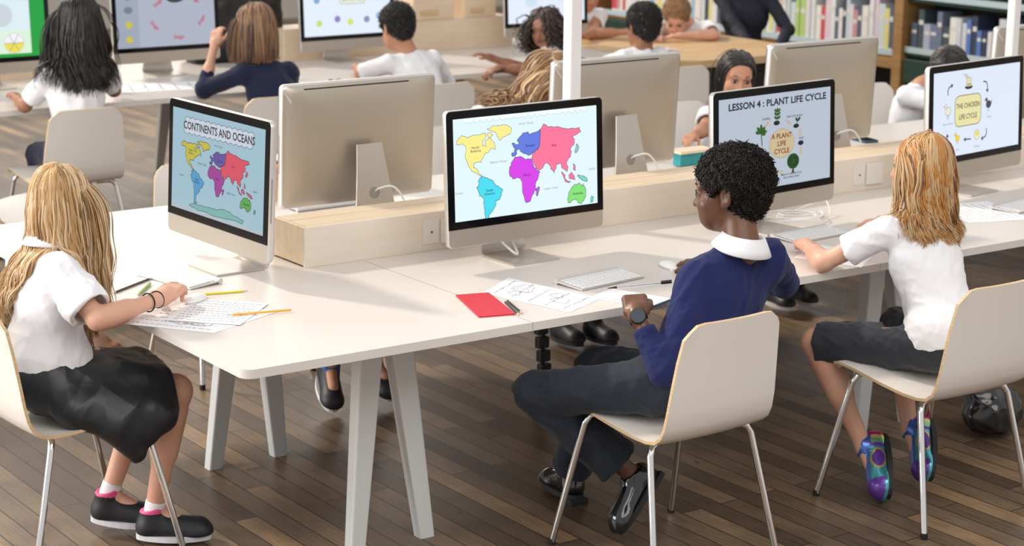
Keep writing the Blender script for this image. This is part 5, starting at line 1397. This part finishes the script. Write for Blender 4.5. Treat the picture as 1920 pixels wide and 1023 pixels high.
def dress(root, J, topm, botm, sleeve=.6, longs=False, bot='trousers', shoem=None, res=.007, wr=(.004, .7, 3), hem=-.03, nr=.05, noshoe=False):
    S, R = top_sdf(J, res, .013, sleeve=sleeve, longs=longs, hem=hem, neck_r=nr, cuff_r=(.056, .05)); sdf_obj('sweater' if longs else 'shirt', S, topm, root, wr)
    if bot:
        S = SDF(res); S.ell(J['pel'], A3(.128, .108, .09), R, .04)
        for s in 'LR':
            hp, kn, an = J['hip'+s], J['kn'+s], J['an'+s]; S.cap(hp, kn, .078, .060, k=.04)
            if bot == 'trousers': e = kn+(an-kn)*.93; S.cap(kn, e, .058, .050, k=.02); S.half(e-nrm(an-kn)*.01, an-kn, .07)
        S.half(J['pel']+R[:, 2]*.07, R[:, 2], .2); sdf_obj('trousers' if bot == 'trousers' else 'skirt', S, botm, root, wr)
    if not noshoe:
        for s in 'LR': shoe(root, J['an'+s], J['toe'+s], (0, 0, -1), [shoem or SHOE_FAB], .205, .037, 'sneaker', .065, res=.006)
    S2 = SDF(.01); torso_prims(S2, J, .02); return S2

# girl with long black hair, back row
J = sit(1.40, 4.44, 84, lean=(.05, .02), up=.43, hands=((-.18, .40, .77), (.34, .40, .79)), haz=8, hp=14, headf=(.03, .145), hs=1.05)
J['shR'] = J['shR']+A3(.03, .0, .02); J['hc'] = J['hc']+A3(.045, .01, .06); J['nk'] = J['nk']+A3(.02, 0, .035); J['hs'] = 1.12
g = person('girl with long black hair and a white shirt, seen from behind at the back table', J, SK_BROWN, .006, face=True)
C2 = dress(g, J, C_WHITE, C_NAVYD, .75)
strands('hair', J, g, H_BLACK, 1900, .42, .016, .0034, .008, .16, 22, 28, coll=C2, low=-.75, face_y=.5, tail=.55, spread=.008, wmats=(.3, .4, .3), loff=.014, hug=.05)
# girl in navy with bobbed brown hair
J = sit(2.52, 4.42, 92, lean=(.13, -.02), up=.37, hands=((-.20, .34, .95), (.16, .40, .77)), haz=8, hp=12, headf=(.03, .13), hs=1.04)
J['elL'] = A3(2.235, 4.72, .750); J['wrL'] = A3(2.325, 4.76, .975)
J['nk'] = A3(2.50, 4.56, .90); J['hc'] = A3(2.475, 4.60, 1.085); J['hs'] = 1.1; J['shL'] = A3(2.375, 4.55, .845); J['shR'] = A3(2.635, 4.52, .845)
g = person('girl in a navy sweater with bobbed brown hair, head propped on one hand', J, SK_FAIR, .006, hands=((A3(.05, .03, .15), (-.6, -.4, .1), dict(curl=(.6, .7, .8, .8), sc=.95)), None))
J['cuffL'] = .45; C2 = dress(g, J, C_NAVYD, C_NAVYD, longs=True)
strands('hair', J, g, H_BROWN, 1900, .235, .013, .0032, .001, .3, 18, 33, coll=C2, low=-.75, face_y=.5, tail=.35, spread=.004, wmats=(.4, .38, .22), loff=.012, hug=.05)
# boy in white, back row
J = sit(3.50, 4.47, 88, lean=(.17, -.02), up=.33, hands=((-.15, .52, .775), (.24, .44, .775)), haz=0, hp=24, headf=(.06, .125), hs=1.06, sw=.14)
J['nk'] = A3(3.46, 4.66, .87); J['hc'] = A3(3.425, 4.72, 1.01); J['shL'] = A3(3.33, 4.66, .825); J['shR'] = A3(3.60, 4.63, .835); J['elL'] = A3(3.24, 4.80, .76); J['wrL'] = A3(3.33, 4.99, .765)
g = person('boy in white with short black hair, bent toward a screen at the back table', J, SK_TAN, .006)
C2 = dress(g, J, C_WHITE, C_NAVYD, .95)
coils(J, g, H_BLACK[1:], 2200, 41, L=0.014, base=0.012, rr=.0030)
# curly haired child looking left
J = sit(4.48, 4.62, 148, lean=(.05, 0), up=.36, hands=((-.10, .42, .775), (.12, .40, .775)), haz=40, hp=10, headf=(.02, .135), hs=1.0)
J['hc'] = A3(4.485, 4.78, .955); J['nk'] = A3(4.50, 4.74, .835); J['shL'] = A3(4.42, 4.62, .79); J['shR'] = A3(4.56, 4.84, .79)
J['elL'] = A3(4.20, 4.52, .745); J['wrL'] = A3(4.00, 4.56, .765)
J['HR'] = azf(206, 14, 4)
g = person('child with dark curly shoulder length hair looking down to the left at the back table', J, SK_BROWN, .005, LIP_D, brow=H_CURL[0], hands=((A3(-.12, -.02, -.02), (0, 0, 1), dict(curl=(.5, .6, .6, .7), sc=.9)), None))
C2 = dress(g, J, C_WHITE, C_NAVYD, .7, noshoe=True)
strands('hair', J, g, H_CURL, 700, .20, .011, .0038, .011, .045, 12, 52, coll=C2, low=-.8, face_y=.42, front_z=.42, tail=.4, spread=.012, wmats=(.6, .4), curl=1, loff=.026, hug=.06, jitter=.3, grav=.4)

# child A: behind the first rear-facing computer
J = sit(1.24, 2.40, 270, seat=.44, lean=(.10, 0), up=.36, hands=((-.10, .46, .775), (.14, .44, .775)), hp=30, haz=0)
J['nk'] = A3(1.55, 2.30, .88); J['hc'] = A3(1.60, 2.25, .99); J['shR'] = A3(1.42, 2.28, .83); J['shL'] = A3(1.68, 2.30, .83)
J['elR'] = A3(1.275, 2.19, .775); J['wrR'] = A3(1.215, 2.06, .765); J['elL'] = A3(1.74, 2.12, .77); J['wrL'] = A3(1.66, 1.98, .765)
J['knR'] = A3(1.22, 1.97, .47); J['anR'] = A3(1.195, 1.62, .155); J['toeR'] = A3(1.125, 1.45, .03); J['knL'] = A3(1.42, 1.97, .47); J['anL'] = A3(1.37, 1.60, .165); J['toeL'] = A3(1.385, 1.43, .05)
g = person('child in a white shirt and navy trousers hidden behind the leftmost rear-facing computer', J, SK_TAN, .006, LIP_F, brow=H_BROWN[2])
BLUE = mat('shoe_blue', (.03, .09, .32), .5)
C2 = dress(g, J, C_WHITE2, C_NAVYD, .6, noshoe=True)
for s in 'LR': shoe(g, J['an'+s], J['toe'+s], (.05, .50, -.85), [SHOE_FAB, BLUE], .225, .042, 'sneaker', .070, res=.004)
coils(J, g, H_BROWN[1:], 2200, 43, L=0.014, base=0.012, rr=.0030)
# child B: wavy dark blonde hair hiding the face
J = sit(2.56, 2.52, 270, lean=(.06, 0), up=.40, hands=((.05, .40, .775), (-.12, .36, .775)), hp=40, haz=0, headf=(.04, .135), feet=((-.02, .72, .09), (.11, .66, .09)))
J['nk'] = A3(2.74, 2.44, .90); J['hc'] = A3(2.79, 2.43, 1.035); J['hs'] = 1.12; J['HR'] = azf(250, 38, 0)
g = person('child with wavy dark blonde hair falling over the face behind the world map screen', J, SK_FAIR, .006)
C2 = dress(g, J, C_WHITE2, C_BLACK, .6, noshoe=True, bot='skirt')
for s in 'LR': shoe(g, J['an'+s], J['toe'+s], (0, 0, -1), [SHOE_FAB], .205, .038, 'sneaker2', .065, res=.005); sock(g, J['an'+s], J['kn'+s], mat('sock_grey', (.50, .52, .58), .8), .12)
strands('hair', J, g, [H_BLOND[1], H_BROWN[0], H_BLOND[2], H_BLOND[0]], 2200, .34, .014, .0034, .013, .085, 26, 62, coll=C2, low=-.6, face_y=2, tail=.6, spread=.016, wmats=(.3, .25, .3, .15), hug=.06, loff=.034, comb=(.8, -.1), dirw=(-.9, .2, 0))
# girl C with black hair looking over the screens
J = sit(3.86, 2.52, 262, lean=(.08, 0), up=.36, hands=((-.02, .40, .775), (-.30, .30, .80)), hp=12, haz=0, headf=(.03, .135), hs=1.04)

for s_, fx in (('R', 3.60), ('L', 3.74)): J['kn'+s_] = A3(fx+.07, 2.12, .46); J['an'+s_] = A3(fx, 1.80, .10); J['toe'+s_] = A3(fx-.02, 1.66, .03)
J['nk'] = A3(3.90, 2.48, .83); J['hc'] = A3(3.895, 2.43, .978); J['HR'] = azf(243, 14, -4); J['shL'] = A3(4.04, 2.50, .77); J['shR'] = A3(3.765, 2.48, .785)
J['elR'] = A3(3.44, 2.26, .757) if False else A3(3.60, 2.30, .765); J['wrR'] = A3(3.42, 2.18, .762)
g = person('girl with straight black hair looking over the plant life cycle screen', J, SK_TAN, .0045, LIP_F, brow=H_BLACK[0])
C2 = dress(g, J, C_WHITE2, C_NAVYD, .62)
strands('hair', J, g, H_BLACK, 1500, .24, .014, .0032, .001, .2, 16, 72, coll=C2, low=-.7, face_y=.30, front_z=.62, tuck=.05, tail=.4, spread=.006, wmats=(.3, .4, .3), loff=.006, comb=(.5, -.6))
# child D bowed at the right
J = sit(5.17, 2.52, 262, lean=(.10, 0), up=.33, hands=((-.10, .40, .775), (.14, .36, .775)), hp=40, haz=0, headf=(.05, .12), hs=1.04)
J['nk'] = A3(5.18, 2.44, .83); J['hc'] = A3(5.29, 2.37, .915); J['HR'] = azf(215, 40, 0); J['shR'] = A3(5.02, 2.40, .80); J['shL'] = A3(5.31, 2.50, .79); J['bulk'] = 1.15; J['hs'] = 1.12
J['elR'] = A3(5.12, 2.18, .765); J['wrR'] = A3(5.28, 2.05, .765)
g = person('bowed child with black hair and white shirt left of the chicken life cycle screen', J, SK_TAN, .006)
C2 = dress(g, J, C_WHITE2, C_NAVYD, .72, noshoe=True)
strands('hair', J, g, H_BLACK, 700, .26, .014, .0046, .004, .15, 16, 82, coll=C2, low=-.7, face_y=.45, tail=.4, spread=.005, wmats=(.3, .4, .3), loff=.006, tuck=.06)

# children at the beech table
J = sit(4.87, 4.28, 80, lean=(.10, 0), up=.37, hands=((-.28, .42, .775), (.16, .44, .775)), hp=16, haz=0, headf=(.03, .135), hs=1.05)
J['hc'] = A3(4.93, 4.42, .965); J['nk'] = A3(4.91, 4.40, .84); J['shL'] = A3(4.79, 4.42, .79); J['shR'] = A3(5.04, 4.38, .79); J['hs'] = 1.12
g = person('child with short black hair seen from behind at the beech table', J, SK_BROWN, .006)
C2 = dress(g, J, C_WHITE, C_NAVYD, .6)
coils(J, g, H_BLACK[1:], 2200, 44, L=0.014, base=0.012, rr=.0030)
J = sit(6.35, 5.72, 238, lean=(.12, 0), up=.28, hands=((.14, .36, .765), (-.16, .36, .765)), hp=38, haz=0, headf=(.08, .10), hs=1.04)
J['nk'] = A3(6.28, 5.62, .80); J['hc'] = A3(6.14, 5.56, .855); J['HR'] = azf(222, 34, 0); J['shL'] = A3(6.40, 5.52, .77); J['shR'] = A3(6.18, 5.74, .77)
J['elL'] = A3(6.25, 5.30, .76); J['wrL'] = A3(6.03, 5.38, .76); J['elR'] = A3(5.98, 5.66, .76); J['wrR'] = A3(5.90, 5.48, .76)
g = person('fair haired boy in white leaning on his folded arms at the beech table', J, SK_FAIR, .006, LIP_F, brow=H_SAND[0])
C2 = dress(g, J, C_WHITE, C_NAVYD, .6, noshoe=True)
coils(J, g, H_SAND, 2200, 45, L=0.016, base=0.01, rr=.0030)
J = sit(5.66, 5.98, 262, lean=(.04, 0), up=.36, hands=((.16, .34, .775), (-.16, .34, .775)), hp=25, haz=0, headf=(.04, .12))
g = person('child in white at the far side of the beech table, only chin and chest visible', J, SK_TAN, .006, LIP_F, brow=H_BROWN[2])
C2 = dress(g, J, C_WHITE, C_NAVYD, .6, noshoe=True)
coils(J, g, H_BROWN[1:], 2200, 46, L=0.014, base=0.012, rr=.0030)
# adult in a dark suit bending beside the beech table
J = sit(6.83, 5.66, 225, seat=.40, lean=(.06, 0), up=.50, hands=((.0, .45, .68), (-.10, .40, .66)), hp=20, sw=.15, headf=(.03, .17), hs=1.1, sc=1.2, knees=None)
J['bulk'] = 1.1
J['shR'] = A3(6.700, 5.770, 0.950); J['shL'] = A3(6.920, 5.510, 0.950); J['elR'] = A3(6.640, 5.490, 0.740); J['wrR'] = A3(6.530, 5.250, 0.660); J['elL'] = A3(6.900, 5.290, 0.760); J['wrL'] = A3(6.680, 5.170, 0.620)
g = person('adult in a dark suit seated by the bookcase, hands clasped in front', J, SK_TAN, .007, hands=((A3(-.12, -.05, -.05), (0, -.3, 1)), (A3(-.02, -.12, -.04), (0, -.3, 1))))
J['cuffL'] = .92; J['cuffR'] = .92; C2 = dress(g, J, mat('suit_dark', (.012, .014, .028), .8), C_NAVYD, longs=True, hem=-.12)
coils(J, g, H_BROWN[1:], 2200, 47, L=0.014, base=0.012, rr=.0030)
st_ = empty('brown_stool', (6.84, 5.67, 0), 0, 'brown wooden stool under the adult in the dark suit', 'stool')
BRN = mat('stool_brown', (.12, .045, .02), .45)
MB().lathe([(.17, 0), (.18, .01), (.18, .03), (.165, .04)], (0, 0, .35), BRN, 24).build('seat', st_)
for k in range(4): MB().tube([(.12*math.cos(k*PI/2+.4), .12*math.sin(k*PI/2+.4), .36), (.17*math.cos(k*PI/2+.4), .17*math.sin(k*PI/2+.4), 0)], .015, BRN, 8).build('leg', st_)
for (x, y, az, lab) in ((4.87, 4.20, 80, 'white shell chair under the child with short black hair at the beech table'), (6.40, 5.80, 238, 'white shell chair under the fair haired boy at the beech table'), (5.66, 6.06, 262, 'white shell chair at the far side of the beech table'), (4.50, 4.56, 148, 'white shell chair under the curly haired child')):
    chair(x, y, az, lab)
